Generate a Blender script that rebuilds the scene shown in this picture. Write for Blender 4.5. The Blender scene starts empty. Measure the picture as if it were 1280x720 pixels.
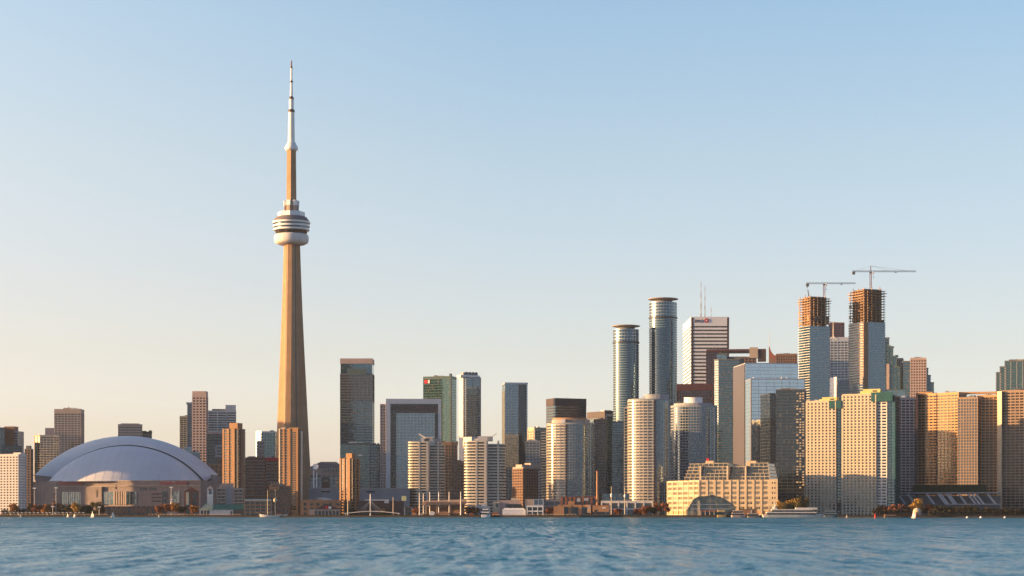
import bpy, bmesh, math, random
from mathutils import Vector, Matrix
R = math.radians
rnd = random.Random(11)
scn = bpy.context.scene
COL = scn.collection

# ------------------------------------------------------------------ camera
F = 2461.0          # focal length in photo pixels (1280 wide)
HOR = 641.0         # horizon row
CZ = 4.3            # eye height over the water
cam = bpy.data.objects.new('camera', bpy.data.cameras.new('camera')); COL.objects.link(cam)
cam.location = (0, 0, CZ); cam.rotation_euler = (R(90), 0, 0)
cam.data.sensor_width = 36; cam.data.lens = 36 * F / 1280
cam.data.shift_y = (HOR - 360) / 1280
cam.data.clip_start = 0.5; cam.data.clip_end = 60000
cam.data.dof.use_dof = True; cam.data.dof.focus_distance = 2150; cam.data.dof.aperture_fstop = 0.34
scn.camera = cam

# ------------------------------------------------------------------ light
SUN_AZ, SUN_EL = R(84), R(7.0)      # azimuth to the left of straight-behind-the-camera
S = Vector((-math.sin(SUN_AZ) * math.cos(SUN_EL), -math.cos(SUN_AZ) * math.cos(SUN_EL), math.sin(SUN_EL)))
sun = bpy.data.objects.new('sun', bpy.data.lights.new('sun', 'SUN')); COL.objects.link(sun)
sun.rotation_euler = S.to_track_quat('Z', 'Y').to_euler()
sun.data.energy = 5.0; sun.data.angle = R(0.5); sun.data.color = (1.0, 0.59, 0.25)
world = bpy.data.worlds.new('World'); scn.world = world; world.use_nodes = True
wt = world.node_tree; wt.nodes.clear()
def wn(t, **k):
    n = wt.nodes.new(t)
    for a, b in k.items(): setattr(n, a, b)
    return n
sky = wn('ShaderNodeTexSky', sky_type='NISHITA', sun_disc=False)
sky.sun_elevation = SUN_EL; sky.sun_rotation = math.atan2(S.x, S.y)
sky.altitude = 50; sky.air_density = 1.0; sky.dust_density = 1.4; sky.ozone_density = 1.6
bg = wn('ShaderNodeBackground'); bg.inputs['Strength'].default_value = 0.111
wo = wn('ShaderNodeOutputWorld')
# thin evening haze: the physical sky is whitened towards the horizon and towards the sun's side
ge = wn('ShaderNodeTexCoord'); sp_ = wn('ShaderNodeSeparateXYZ'); wt.links.new(ge.outputs['Generated'], sp_.inputs[0])
rp = wn('ShaderNodeValToRGB'); e_ = rp.color_ramp.elements
stops = [(0.0,(1.85,1.95,3.7)),(.017,(1.80,1.86,3.4)),(.041,(1.54,1.48,2.25)),(.0806,(1.39,1.23,1.54)),(.1135,(1.36,1.18,1.38)),(.176,(1.34,1.20,1.28)),(.245,(1.22,1.21,1.31)),(.45,(.58,.74,.98)),(1.0,(.30,.44,.66))]
while len(e_) < len(stops): e_.new(.5)
for el_, (p_, c_) in zip(e_, stops): el_.position = p_; el_.color = (*[v_/4 for v_ in c_], 1)
wt.links.new(sp_.outputs[2], rp.inputs[0])
def mth(op, a, b_=None, clamp=False):
    n_ = wn('ShaderNodeMath', operation=op); n_.use_clamp = clamp
    for i_, v_ in enumerate((a, b_)):
        if v_ is None: continue
        if isinstance(v_, (int, float)): n_.inputs[i_].default_value = v_
        else: wt.links.new(v_, n_.inputs[i_])
    return n_.outputs[0]
X_ = mth('MINIMUM', mth('MAXIMUM', sp_.outputs[0], -.30), .30); Z_ = mth('MINIMUM', mth('MAXIMUM', sp_.outputs[2], 0.0), .30)
Xn = mth('MAXIMUM', mth('MULTIPLY', X_, -1.0), 0.0)
def chan(k): return mth('MULTIPLY', mth('ADD', mth('SUBTRACT', mth('SUBTRACT', 1.0, mth('MULTIPLY', X_, .16)), mth('MULTIPLY', Xn, .52)), mth('MULTIPLY', Xn, mth('MULTIPLY', Z_, k))), 4.0)
# the dusk sky on the far side of the viewer is dimmer and bluer
yn_ = mth('MINIMUM', sp_.outputs[1], 0.0)
cy_ = wn('ShaderNodeCombineXYZ')
for i_, k_ in enumerate((.52, .38, .16)): wt.links.new(mth('ADD', 1.0, mth('MULTIPLY', yn_, k_)), cy_.inputs[i_])
cb = wn('ShaderNodeCombineXYZ')
for i_, k_ in enumerate((7.2, 4.4, 2.6)): wt.links.new(chan(k_), cb.inputs[i_])
m1 = wn('ShaderNodeVectorMath', operation='MULTIPLY'); wt.links.new(rp.outputs[0], m1.inputs[0]); wt.links.new(cb.outputs[0], m1.inputs[1])
m2_ = wn('ShaderNodeVectorMath', operation='MULTIPLY'); wt.links.new(sky.outputs[0], m2_.inputs[0]); wt.links.new(m1.outputs[0], m2_.inputs[1])
m3_ = wn('ShaderNodeVectorMath', operation='MULTIPLY'); wt.links.new(m2_.outputs[0], m3_.inputs[0]); wt.links.new(cy_.outputs[0], m3_.inputs[1])
wt.links.new(m3_.outputs[0], bg.inputs[0]); wt.links.new(bg.outputs[0], wo.inputs[0])
scn.view_settings.view_transform = 'Standard'; scn.view_settings.look = 'None'
scn.view_settings.exposure = 1.32; scn.view_settings.gamma = 1.0
scn.render.engine = 'CYCLES'

# ------------------------------------------------------------------ helpers
G = 2.0             # street level over the water
def PX(px, Y): return (px - 640) / F * Y
def PZ(py, Y): return CZ + (HOR - py) / F * Y
def rect(w, d, cx=0, cy=0): return [(cx - w/2, cy - d/2), (cx + w/2, cy - d/2), (cx + w/2, cy + d/2), (cx - w/2, cy + d/2)]
def oval(a, b, n=40, cx=0, cy=0, p=2.0):
    out = []
    for i in range(n):
        t = 2 * math.pi * i / n; c, s = math.cos(t), math.sin(t)
        out.append((cx + a * math.copysign(abs(c) ** (2 / p), c), cy + b * math.copysign(abs(s) ** (2 / p), s)))
    return out
def bevelrect(w, d, c, cx=0, cy=0):
    x, y = w/2, d/2
    return [(cx+px, cy+py) for px, py in ((-x+c,-y),(x-c,-y),(x,-y+c),(x,y-c),(x-c,y),(-x+c,y),(-x,y-c),(-x,-y+c))]
def offset(poly, o):
    n = len(poly); out = []
    for i in range(n):
        p, q, r = Vector(poly[i-1]), Vector(poly[i]), Vector(poly[(i+1) % n])
        a = (q - p).normalized(); b = (r - q).normalized()
        na = Vector((a.y, -a.x)); nb = Vector((b.y, -b.x))
        m = na + nb; L = m.length
        if L < 1e-6: m = na
        else: m = m / L / max(0.35, (m / L).dot(na))
        out.append(tuple(q + m * o))
    return out

class MB:
    def __init__(s): s.v = []; s.f = []; s.sm = False
    def add(s, vs, fs):
        k = len(s.v); s.v += [tuple(v) for v in vs]; s.f += [tuple(i + k for i in f) for f in fs]; return s
    def box(s, x0, x1, y0, y1, z0, z1):
        return s.prism([(x0,y0),(x1,y0),(x1,y1),(x0,y1)], z0, z1)
    def prism(s, poly, z0, z1, top=None):
        n = len(poly); top = top or poly
        vs = [(x, y, z0) for x, y in poly] + [(x, y, z1) for x, y in top]
        fs = [(i, (i+1) % n, n + (i+1) % n, n + i) for i in range(n)] + [tuple(range(n-1, -1, -1)), tuple(range(n, 2*n))]
        return s.add(vs, fs)
    def ring(s, poly, o, i_, z0, z1):
        n = len(poly); A = offset(poly, o); B = offset(poly, i_)
        vs = [(x,y,z0) for x,y in A] + [(x,y,z1) for x,y in A] + [(x,y,z1) for x,y in B] + [(x,y,z0) for x,y in B]
        fs = []
        for k in range(n):
            l = (k+1) % n
            fs += [(k,l,n+l,n+k), (n+k,n+l,2*n+l,2*n+k), (2*n+k,2*n+l,3*n+l,3*n+k), (3*n+k,3*n+l,l,k)]
        return s.add(vs, fs)
    def lathe(s, prof, n=40, cx=0, cy=0):
        vs = []; fs = []
        for r, z in prof:
            for i in range(n):
                t = 2*math.pi*i/n; vs.append((cx + r*math.cos(t), cy + r*math.sin(t), z))
        for j in range(len(prof)-1):
            for i in range(n):
                k = (i+1) % n; fs.append((j*n+i, j*n+k, (j+1)*n+k, (j+1)*n+i))
        fs.append(tuple(range(n-1,-1,-1))); m = len(prof)-1; fs.append(tuple(m*n+i for i in range(n)))
        return s.add(vs, fs)
    def tube(s, p, q, r, r2=None, n=6):
        p, q = Vector(p), Vector(q); d = (q - p).normalized(); r2 = r if r2 is None else r2
        u = d.orthogonal().normalized(); w = d.cross(u)
        vs = [p + (u*math.cos(2*math.pi*i/n) + w*math.sin(2*math.pi*i/n))*r for i in range(n)] + \
             [q + (u*math.cos(2*math.pi*i/n) + w*math.sin(2*math.pi*i/n))*r2 for i in range(n)]
        fs = [(i,(i+1)%n,n+(i+1)%n,n+i) for i in range(n)] + [tuple(range(n-1,-1,-1)), tuple(range(n,2*n))]
        return s.add(vs, fs)
    def loft(s, rows, cap=True):
        n = len(rows[0]); vs = [v for r in rows for v in r]; fs = []
        for j in range(len(rows)-1):
            for i in range(n):
                k = (i+1) % n; fs.append((j*n+i, j*n+k, (j+1)*n+k, (j+1)*n+i))
        if cap:
            fs.append(tuple(range(n-1,-1,-1))); m = len(rows)-1; fs.append(tuple(m*n+i for i in range(n)))
        return s.add(vs, fs)
    def build(s, name, mat, parent=None, loc=(0,0,0), rz=0, smooth=False):
        me = bpy.data.meshes.new(name); me.from_pydata(s.v, [], s.f); me.update()
        if smooth:
            for p in me.polygons: p.use_smooth = True
        me.materials.append(mat)
        o = bpy.data.objects.new(name, me); COL.objects.link(o)
        o.parent = parent; o.location = loc; o.rotation_euler = (0,0,rz)
        return o
def dupe(o, loc, rz=None):
    c = o.copy(); COL.objects.link(c); c.location = loc
    if rz is not None: c.rotation_euler = (0,0,rz)
    return c
def tag(o, label=None, cat=None, group=None, kind=None):
    for k, v in (('label',label),('category',cat),('group',group),('kind',kind)):
        if v: o[k] = v
    return o
def thing(name, label, cat, loc, rz=0, group=None):
    o = bpy.data.objects.new(name, None); COL.objects.link(o)
    o.empty_display_size = 2; o.location = loc; o.rotation_euler = (0,0,rz)
    return tag(o, label, cat, group)
def copytree(o, loc, rz=None, label=None, scale=None):
    c = o.copy(); COL.objects.link(c); c.location = loc
    if rz is not None: c.rotation_euler = (0,0,rz)
    if scale: c.scale = (scale,)*3
    if label: c['label'] = label
    for ch in list(o.children):
        d = ch.copy(); COL.objects.link(d); d.parent = c
        for g in list(ch.children):
            e = g.copy(); COL.objects.link(e); e.parent = d
    return c

# ------------------------------------------------------------------ materials
MAT = {}
def nodes(name):
    m = bpy.data.materials.new(name); m.use_nodes = True
    t = m.node_tree; b = t.nodes['Principled BSDF']
    def N(ty, **k):
        n = t.nodes.new(ty)
        for a, v in k.items(): setattr(n, a, v)
        return n
    return m, t, b, N, t.links.new
def wall(name, c, rough=.8, var=.16, scale=.12, spec=.25, streak=True):
    """painted / precast / brick skin: base colour with large blotches, vertical weather streaks"""
    m, t, b, N, L = nodes(name)
    tc = N('ShaderNodeTexCoord')
    n1 = N('ShaderNodeTexNoise'); n1.inputs['Scale'].default_value = scale; n1.inputs['Detail'].default_value = 5
    L(tc.outputs['Object'], n1.inputs['Vector'])
    mp = N('ShaderNodeMapping'); mp.inputs['Scale'].default_value = (.7,.7,.05)
    n2 = N('ShaderNodeTexNoise'); n2.inputs['Scale'].default_value = 1.0; n2.inputs['Detail'].default_value = 3
    L(tc.outputs['Object'], mp.inputs['Vector']); L(mp.outputs[0], n2.inputs['Vector'])
    ad = N('ShaderNodeMath', operation='ADD'); L(n1.outputs[0], ad.inputs[0]); L(n2.outputs[0], ad.inputs[1])
    mr = N('ShaderNodeMapRange'); mr.inputs['From Min'].default_value = .6; mr.inputs['From Max'].default_value = 1.4
    mr.inputs['To Min'].default_value = 1-var; mr.inputs['To Max'].default_value = 1+var; L(ad.outputs[0], mr.inputs[0])
    mx = N('ShaderNodeMix', data_type='RGBA', blend_type='MULTIPLY'); mx.inputs[0].default_value = 1
    mx.inputs[6].default_value = (*c, 1); L(mr.outputs[0], mx.inputs[7]); L(mx.outputs[2], b.inputs['Base Color'])
    b.inputs['Roughness'].default_value = rough; b.inputs['Specular IOR Level'].default_value = spec
    MAT[name] = m; return m
def glass(name, c, ior=2.2, rough=.06, cell=(1.5,1.5,3.0), tilt=.018, blinds=.07, bc=(.10,.09,.08), var=.35, tint=(.80,.95,1.0), met=0):
    """coated facade glass: every pane gets its own tilt and darkness, some have blinds drawn"""
    m, t, b, N, L = nodes(name)
    tc = N('ShaderNodeTexCoord')
    ad = N('ShaderNodeVectorMath', operation='ADD'); ad.inputs[1].default_value = (.371,.413,.01); L(tc.outputs['Object'], ad.inputs[0])
    sn = N('ShaderNodeVectorMath', operation='SNAP'); sn.inputs[1].default_value = cell; L(ad.outputs[0], sn.inputs[0])
    w = N('ShaderNodeTexWhiteNoise', noise_dimensions='3D'); L(sn.outputs[0], w.inputs['Vector'])
    mr = N('ShaderNodeMapRange'); mr.inputs['To Min'].default_value = 1-var; mr.inputs['To Max'].default_value = 1+var; L(w.outputs['Value'], mr.inputs[0])
    mu = N('ShaderNodeMix', data_type='RGBA', blend_type='MULTIPLY'); mu.inputs[0].default_value = 1
    mu.inputs[6].default_value = (*c,1); L(mr.outputs[0], mu.inputs[7])
    sp = N('ShaderNodeSeparateColor'); L(w.outputs['Color'], sp.inputs[0])
    lt = N('ShaderNodeMath', operation='LESS_THAN'); lt.inputs[1].default_value = blinds; L(sp.outputs[0], lt.inputs[0])
    m2 = N('ShaderNodeMix', data_type='RGBA'); L(lt.outputs[0], m2.inputs[0]); L(mu.outputs[2], m2.inputs[6]); m2.inputs[7].default_value = (*bc,1)
    L(m2.outputs[2], b.inputs['Base Color'])
    g = N('ShaderNodeNewGeometry')
    s1 = N('ShaderNodeVectorMath', operation='SUBTRACT'); s1.inputs[1].default_value = (.5,.5,.5); L(w.outputs['Color'], s1.inputs[0])
    sc = N('ShaderNodeVectorMath', operation='SCALE'); sc.inputs['Scale'].default_value = tilt; L(s1.outputs[0], sc.inputs[0])
    a2 = N('ShaderNodeVectorMath', operation='ADD'); L(g.outputs['Normal'], a2.inputs[0]); L(sc.outputs[0], a2.inputs[1])
    nn = N('ShaderNodeVectorMath', operation='NORMALIZE'); L(a2.outputs[0], nn.inputs[0]); L(nn.outputs[0], b.inputs['Normal'])
    b.inputs['Roughness'].default_value = rough; b.inputs['IOR'].default_value = ior
    b.inputs['Specular Tint'].default_value = (*tint, 1); b.inputs['Metallic'].default_value = met
    MAT[name] = m; return m
def leafm(name, c, c2):
    m, t, b, N, L = nodes(name)
    tc = N('ShaderNodeTexCoord'); n = N('ShaderNodeTexNoise'); n.inputs['Scale'].default_value = .55; n.inputs['Detail'].default_value = 4
    L(tc.outputs['Object'], n.inputs['Vector'])
    cr = N('ShaderNodeValToRGB'); cr.color_ramp.elements[0].position = .35; cr.color_ramp.elements[1].position = .65
    cr.color_ramp.elements[0].color = (*c,1); cr.color_ramp.elements[1].color = (*c2,1)
    L(n.outputs[0], cr.inputs[0]); L(cr.outputs[0], b.inputs['Base Color']); b.inputs['Roughness'].default_value = .7
    b.inputs['Specular IOR Level'].default_value = .2
    MAT[name] = m; return m
def metal(name, c, rough=.4, met=.6):
    m = wall(name, c, rough, .08); m.node_tree.nodes['Principled BSDF'].inputs['Metallic'].default_value = met; return m

white   = wall('white_precast', (.66,.62,.57))
paint   = wall('white_paint', (.78,.77,.74), .5, .06)
cwhite  = wall('cream_white_paint', (.60,.54,.44))
cream   = wall('cream_precast', (.52,.44,.32))
yellowp = wall('yellow_stucco', (.56,.50,.20))
tan     = wall('tan_concrete', (.38,.31,.26))
pinkc   = wall('pink_granite', (.42,.32,.285))
conc    = wall('grey_concrete', (.30,.315,.33), .85, .2)
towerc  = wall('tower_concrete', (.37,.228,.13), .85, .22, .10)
dconc   = wall('dark_concrete', (.12,.13,.14))
brown   = wall('brown_brick', (.20,.12,.085))
dbrown  = wall('dark_brown_metal', (.055,.035,.035), .5, .15, spec=.4)
maroon  = wall('maroon_granite', (.085,.035,.038), .4, .15, spec=.4)
redbr   = wall('red_brick', (.24,.095,.065))
orange  = wall('orange_brick', (.36,.20,.11))
goldbr  = wall('gold_brick', (.30,.17,.09))
shadebr    = wall('shaded_red_brick', (.13,.068,.062))  # red brick with shade put into its colour
redroof = wall('red_panel', (.36,.045,.05))
teal    = wall('teal_paint', (.02,.085,.09), .45)
verd    = wall('verdigris_panel', (.085,.125,.12), .4)
tealr   = wall('teal_roof', (.035,.15,.14), .6)
black   = wall('black_metal', (.02,.02,.022), .5)
bluepan = wall('blue_grey_spandrel', (.24,.29,.32), .4)
steel   = metal('pale_steel', (.50,.51,.52), .35, .5)
dsteel  = metal('dark_steel', (.12,.12,.13), .4, .5)
rust    = wall('raw_formwork', (.40,.27,.165))
blueblk = wall('blue_grey_panel', (.20,.25,.29), .5)
membrane= wall('dome_membrane', (.70,.69,.67), .42, .12, .03, .4)
domew   = wall('dome_wall', (.27,.215,.195), .8, .22)
redsign = wall('red_sign', (.55,.02,.04), .5, .03)
stonew  = wall('quay_stone', (.33,.29,.25), .9, .3, .3)
wood    = wall('dark_timber', (.09,.06,.045), .8)
bark    = wall('bark', (.09,.065,.05), .9)
g_blue  = glass('blue_glass', (.014,.038,.065), 2.3, .08, tint=(.7,.9,1))
g_sky   = glass('pale_blue_glass', (.05,.10,.13), 2.6, .05, (1.6,1.6,3.6), .006, .03)
g_teal  = glass('teal_glass', (.008,.036,.050), 2.3, .08, tint=(.7,.9,1))
g_green = glass('green_glass', (.014,.048,.048), 2.2, .06, (1.5,1.5,3.6), .010, .05, tint=(.7,1,.95))
g_dark  = glass('dark_glass', (.008,.014,.020), 1.8, .07, (1.5,1.5,3.2), .015, .06, (.06,.055,.05), tint=(.8,.95,1))
g_grey  = glass('grey_glass', (.04,.045,.052), 1.9, .07, (1.5,1.5,3.4), .015, .08)
g_mir   = glass('mirror_glass', (.006,.022,.030), 2.5, .02, (1.6,1.6,3.8), .005, .02, (.03,.04,.05), tint=(.72,.93,1))
gloss   = glass('glazed_cream_balcony', (.50,.43,.33), 2.0, .17, (2.2,2.2,2.95), .012, 0, var=.12, tint=(1,.95,.85))
g_round = glass('smooth_teal_glass', (.006,.034,.052), 2.0, .10, (2.4,2.4,3.05), .006, 0, var=.18, tint=(.72,.92,1))
g_wp    = glass('silver_mirror_glass', (.60,.66,.67), 1.5, .02, (1.6,1.6,3.8), .005, 0, var=.06, met=.9)
g_warm  = glass('bronze_glass', (.035,.025,.018), 1.7, .08, tint=(1,.9,.8))
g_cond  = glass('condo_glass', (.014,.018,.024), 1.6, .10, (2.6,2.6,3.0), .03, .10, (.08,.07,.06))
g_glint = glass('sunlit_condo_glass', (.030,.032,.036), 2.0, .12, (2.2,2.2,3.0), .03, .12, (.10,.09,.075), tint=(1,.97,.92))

# ------------------------------------------------------------------ towers
class T:
    """a tower placed by its photo columns, its roof row and its real distance"""
    def __init__(s, name, label, x0, x1, ytop, Y, lf=0, rf=0, th=None, D=None, cat='tower', group=None, base=G):
        m = Y / F; s.m = m; s.Y = Y; s.x0 = x0; s.x1 = x1; s.base = base
        phi = math.atan(((x0+x1)/2 - 640) / F)
        t = R(th if th is not None else 20) if lf else (-R(th if th is not None else 20) if rf else R(th or 0))
        s.t = t; s.W = (x1-x0-lf-rf)*m/math.cos(t); side = (lf or rf)*m
        s.D = side/abs(math.sin(t)) if side and D is None else (D or s.W*.85)
        yaw = t - phi; c, sn = math.cos(yaw), math.sin(yaw)
        if rf: lx, px = s.W/2, x1-rf
        else:  lx, px = -s.W/2, x0+lf
        s.pxl = x0 + lf
        ly = -s.D/2
        s.cx = PX(px, Y) - (lx*c - ly*sn); s.cy = Y - (lx*sn + ly*c)
        s.H = PZ(ytop, Y) - base; s.yaw = yaw
        s.root = thing(name, label, cat, (s.cx, s.cy, base), yaw, group)
    def z(s, py): return PZ(py, s.Y) - s.base
    def x(s, px): return (px - s.pxl)*s.m/math.cos(s.t) - s.W/2      # local x of a photo column on the front
    def rect(s, px0=None, px1=None, d=None, dy=0):
        a = s.x(px0) if px0 is not None else -s.W/2; b = s.x(px1) if px1 is not None else s.W/2
        d = d or s.D; return [(a,-s.D/2+dy),(b,-s.D/2+dy),(b,-s.D/2+dy+d),(a,-s.D/2+dy+d)]
    def part(s, mb, name, mat, parent=None, smooth=False): return mb.build(name, mat, parent or s.root, smooth=smooth)
def facade(root, poly, z0, z1, gl, pitch=3.2, bh=1.0, bo=.35, bm=None, ps=None, pw=.6, po=.5, pm=None,
           core='glass_wall', band='floor_band', pier='pier', roof=None, rm=None, edges=None, zb=None, smooth=False):
    if len(poly) >= 40:      # round plans: smooth glass wall without caps
        n_ = len(poly); MB().loft([[(x,y,z0) for x,y in poly], [(x,y,z1) for x,y in poly]], cap=False).build(core, gl, root, smooth=True)
        MB().prism(offset(poly,-.2), z1-.3, z1).build('roof_slab', conc, root)
    else: MB().prism(poly, z0, z1).build(core, gl, root)
    if bm:
        n = max(1, int(round((z1 - (zb or z0))/pitch))); st = (z1 - (zb or z0))/n; first = None
        mesh = MB().ring(poly, bo, -.4, -bh, 0)
        for k in range(1, n+1):
            z = (zb or z0) + st*k + (.03 if k == n else 0)
            if first is None: first = mesh.build(band, bm, root, (0,0,z))
            else: dupe(first, (0,0,z))
    if ps:
        pm = pm or bm; pts = []
        n = len(poly)
        if n > 14:
            per = [Vector(p) for p in poly]; tot = sum((per[(i+1)%n]-per[i]).length for i in range(n)); k = max(3, int(round(tot/ps)))
            acc = 0; nxt = 0; st = tot/k
            for i in range(n):
                a, b = per[i], per[(i+1)%n]; L = (b-a).length
                while nxt < acc + L - 1e-6:
                    q = a + (b-a)*((nxt-acc)/L); d = (b-a).normalized(); pts.append((q, d)); nxt += st
                acc += L
        else:
            for i in range(n):
                if edges is not None and i not in edges: continue
                a, b = Vector(poly[i]), Vector(poly[(i+1)%n]); L = (b-a).length
                k = max(1, int(round(L/ps)))
                for j in range(k + (1 if edges is not None else 0)): pts.append((a + (b-a)*(j/k), (b-a).normalized()))
        h = z1 - z0 + .06
        if len(pts) > 100: pts = sorted(pts, key=lambda p: p[0].y - .2*abs(p[0].x))[:100]
        first = None
        for q, d in pts:
            ang = math.atan2(d.y, d.x)
            if first is None: first = MB().box(-pw/2, pw/2, -po, .4, 0, h).build(pier, pm, root, (q.x, q.y, z0), ang)
            else: dupe(first, (q.x, q.y, z0), ang)
    ar = abs(sum(poly[i-1][0]*poly[i][1]-poly[i][0]*poly[i-1][1] for i in range(len(poly))))/2
    if roof and ar > 180:
        cx_ = sum(p[0] for p in poly)/len(poly); cy_ = sum(p[1] for p in poly)/len(poly); q = math.sqrt(ar)
        for i in range(rnd.randint(2,4)):
            w, d, h = rnd.uniform(.05,.16)*q, rnd.uniform(.05,.12)*q, rnd.uniform(.8,2.2); ox, oy = rnd.uniform(-.28,.28)*q, rnd.uniform(-.2,.2)*q
            MB().box(cx_+ox-w, cx_+ox+w, cy_+oy-d, cy_+oy+d, z1, z1+roof[0]+h).build('roof_plant', rnd.choice((conc, dconc, steel)), root)
        if rnd.random() < .6:
            ox = rnd.uniform(-.3,.3)*q; MB().tube((cx_+ox,cy_,z1),(cx_+ox,cy_,z1+roof[0]+rnd.uniform(2.5,5)),.16,.08,5).build('roof_aerial', dsteel, root)
    if roof:
        MB().prism(offset(poly, roof[1] if len(roof) > 1 else bo+.2), z1+.05, z1+roof[0]).build('parapet', rm or bm or pm, root)
def text(s, size, mat, parent, loc, name='sign_lettering', depth=.3, rz=0, align='LEFT'):
    cu = bpy.data.curves.new(name, 'FONT'); cu.body = s; cu.size = size; cu.extrude = depth/2; cu.align_x = align
    tmp = bpy.data.objects.new('tmp', cu); COL.objects.link(tmp)
    dg = bpy.context.evaluated_depsgraph_get(); me = bpy.data.meshes.new_from_object(tmp.evaluated_get(dg))
    bpy.data.objects.remove(tmp); me.materials.clear(); me.materials.append(mat); me.name = name
    me.transform(Matrix.Rotation(R(90), 4, 'X'))
    o = bpy.data.objects.new(name, me); COL.objects.link(o); o.parent = parent; o.location = loc; o.rotation_euler = (0,0,rz)
    return o
def plain(T_, px0, px1, py0, py1, name, mat, d=None, dy=0, parent=None):
    """box on the building: photo columns and rows on its front plane"""
    poly = T_.rect(px0, px1, d, dy)
    return MB().prism(poly, T_.z(py1), T_.z(py0)).build(name, mat, parent or T_.root)
# ------------------------------------------------------------------ setting: water, land, quay
def shoreY(px): return 2000 - 230*(px/1280)
m, t_, b_, N_, L_ = nodes('lake_water')
tc = N_('ShaderNodeTexCoord')
def ripple(sx_, sy_, det, amp, mod=None):
    mp = N_('ShaderNodeMapping'); mp.inputs['Scale'].default_value = (sx_,sy_,.1); mp.inputs['Rotation'].default_value = (0,0,R(9)); L_(tc.outputs['Object'], mp.inputs[0])
    n1 = N_('ShaderNodeTexNoise'); n1.inputs['Scale'].default_value = 1.0; n1.inputs['Detail'].default_value = det; n1.inputs['Roughness'].default_value = .55; L_(mp.outputs[0], n1.inputs['Vector'])
    s1 = N_('ShaderNodeVectorMath', operation='SUBTRACT'); s1.inputs[1].default_value = (.5,.5,.5); L_(n1.outputs['Color'], s1.inputs[0])
    s2 = N_('ShaderNodeVectorMath', operation='MULTIPLY'); s2.inputs[1].default_value = (amp,amp,0); L_(s1.outputs[0], s2.inputs[0])
    return s2
def vadd(a, b):
    n = N_('ShaderNodeVectorMath', operation='ADD'); L_(a.outputs[0], n.inputs[0])
    if isinstance(b, tuple): n.inputs[1].default_value = b
    else: L_(b.outputs[0], n.inputs[1])
    return n
sw = vadd(vadd(vadd(vadd(ripple(.016,.006,4,.26), ripple(.42,.26,6,.85)), ripple(1.6,1.2,4,1.25)), ripple(.7,.04,4,.8)), (0,-.185,0))
# gusts: the lake is livelier out by the quay than in the lee of the near shore
gp_ = N_('ShaderNodeSeparateXYZ'); L_(tc.outputs['Object'], gp_.inputs[0])
gr_ = N_('ShaderNodeMapRange'); gr_.inputs['From Min'].default_value = 100; gr_.inputs['From Max'].default_value = 900; gr_.inputs['To Min'].default_value = .42; gr_.inputs['To Max'].default_value = 1.35; L_(gp_.outputs[1], gr_.inputs[0])
gs_ = N_('ShaderNodeVectorMath', operation='SCALE'); L_(sw.outputs[0], gs_.inputs[0]); L_(gr_.outputs[0], gs_.inputs['Scale'])
nn_ = N_('ShaderNodeVectorMath', operation='NORMALIZE'); L_(vadd(gs_, (0,0,1)).outputs[0], nn_.inputs[0]); L_(nn_.outputs[0], b_.inputs['Normal'])
b_.inputs['Base Color'].default_value = (.004,.125,.175,1); b_.inputs['Roughness'].default_value = .18; b_.inputs['IOR'].default_value = 1.30; b_.inputs['Specular Tint'].default_value = (.78,.94,1,1)
MAT['water'] = m
water = MB().add([(-9000,-3000,0),(9000,-3000,0),(9000,2300,0),(-9000,2300,0)], [(0,1,2,3)]).build('lake_water', m)
tag(water, kind='structure')
xl, xr = -3000, 3000
def shX(X): # shoreline Y at world X
    px = 640 + X/1900*F; return 2000 - 230*(px/1280)
land = MB().add([(-9000,shX(-1200)+8,G),(-1200,shX(-1200)+8,G),(1200,shX(1200)+8,G),(9000,shX(1200)+8,G),(9000,7000,G),(-9000,7000,G)], [(0,1,2,3,4,5)])
tag(land.build('city_ground', wall('city_paving', (.20,.19,.18), .9, .25, .02)), kind='structure')
q = MB()
a, b = Vector((-1200, shX(-1200))), Vector((1200, shX(1200)))
q.add([(a.x,a.y,-2),(b.x,b.y,-2),(b.x,b.y,1.6),(a.x,a.y,1.6),(a.x,a.y+2,1.6),(b.x,b.y+2,1.6),(b.x,b.y+2,-2),(a.x,a.y+2,-2)], [(0,1,2,3),(3,2,5,4),(4,5,6,7)])
tag(q.build('quay_edge', wall('quay_shadow_dark', (.03,.026,.023), .8)), kind='structure')  # near-black colour paints the shadow strip along the waterline
q = MB(); q.add([(a.x,a.y+2.2,1.5),(b.x,b.y+2.2,1.5),(b.x,b.y+30,G+.004),(a.x,a.y+30,G+.004)], [(0,1,2,3)])
tag(q.build('quay_promenade', stonew), kind='structure')

# ------------------------------------------------------------------ observation tower
Y0 = 2400; mm = Y0/F
def cnz(py): return PZ(py, Y0) - G
cn = thing('observation_tower', 'tall concrete observation tower with ring shaped pod and white antenna mast', 'tower', (PX(364.3, Y0), Y0, G))
def ysec(L, t, rc, z, rot):
    pts = []
    for k in range(3):
        a = rot + k*2*math.pi/3
        d = Vector((math.cos(a), math.sin(a))); p = Vector((-d.y, d.x))
        pts.append(d*rc*.98 - p*t*.62); pts.append(d*L - p*t*.42); pts.append(d*L + p*t*.42); pts.append(d*rc*.98 + p*t*.62)
        a2 = a + math.pi/3; pts.append(Vector((math.cos(a2), math.sin(a2)))*rc*.80)
    return [(p.x, p.y, z) for p in pts]
prof = [(642,24,8.6,11.5),(600,22.0,8.2,10.8),(560,20.0,7.8,10.2),(530,18.6,7.5,9.8),(490,16.8,7.2,9.2),(440,14.4,6.9,8.6),(390,12.2,6.6,8.0),(340,10.4,6.2,7.5),(306,9.4,6.0,7.2)]
sh = MB().loft([ysec(L*1.09, t, rc, cnz(y), R(25)) for y, L, t, rc in prof]); sh.build('shaft', towerc, cn)
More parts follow.
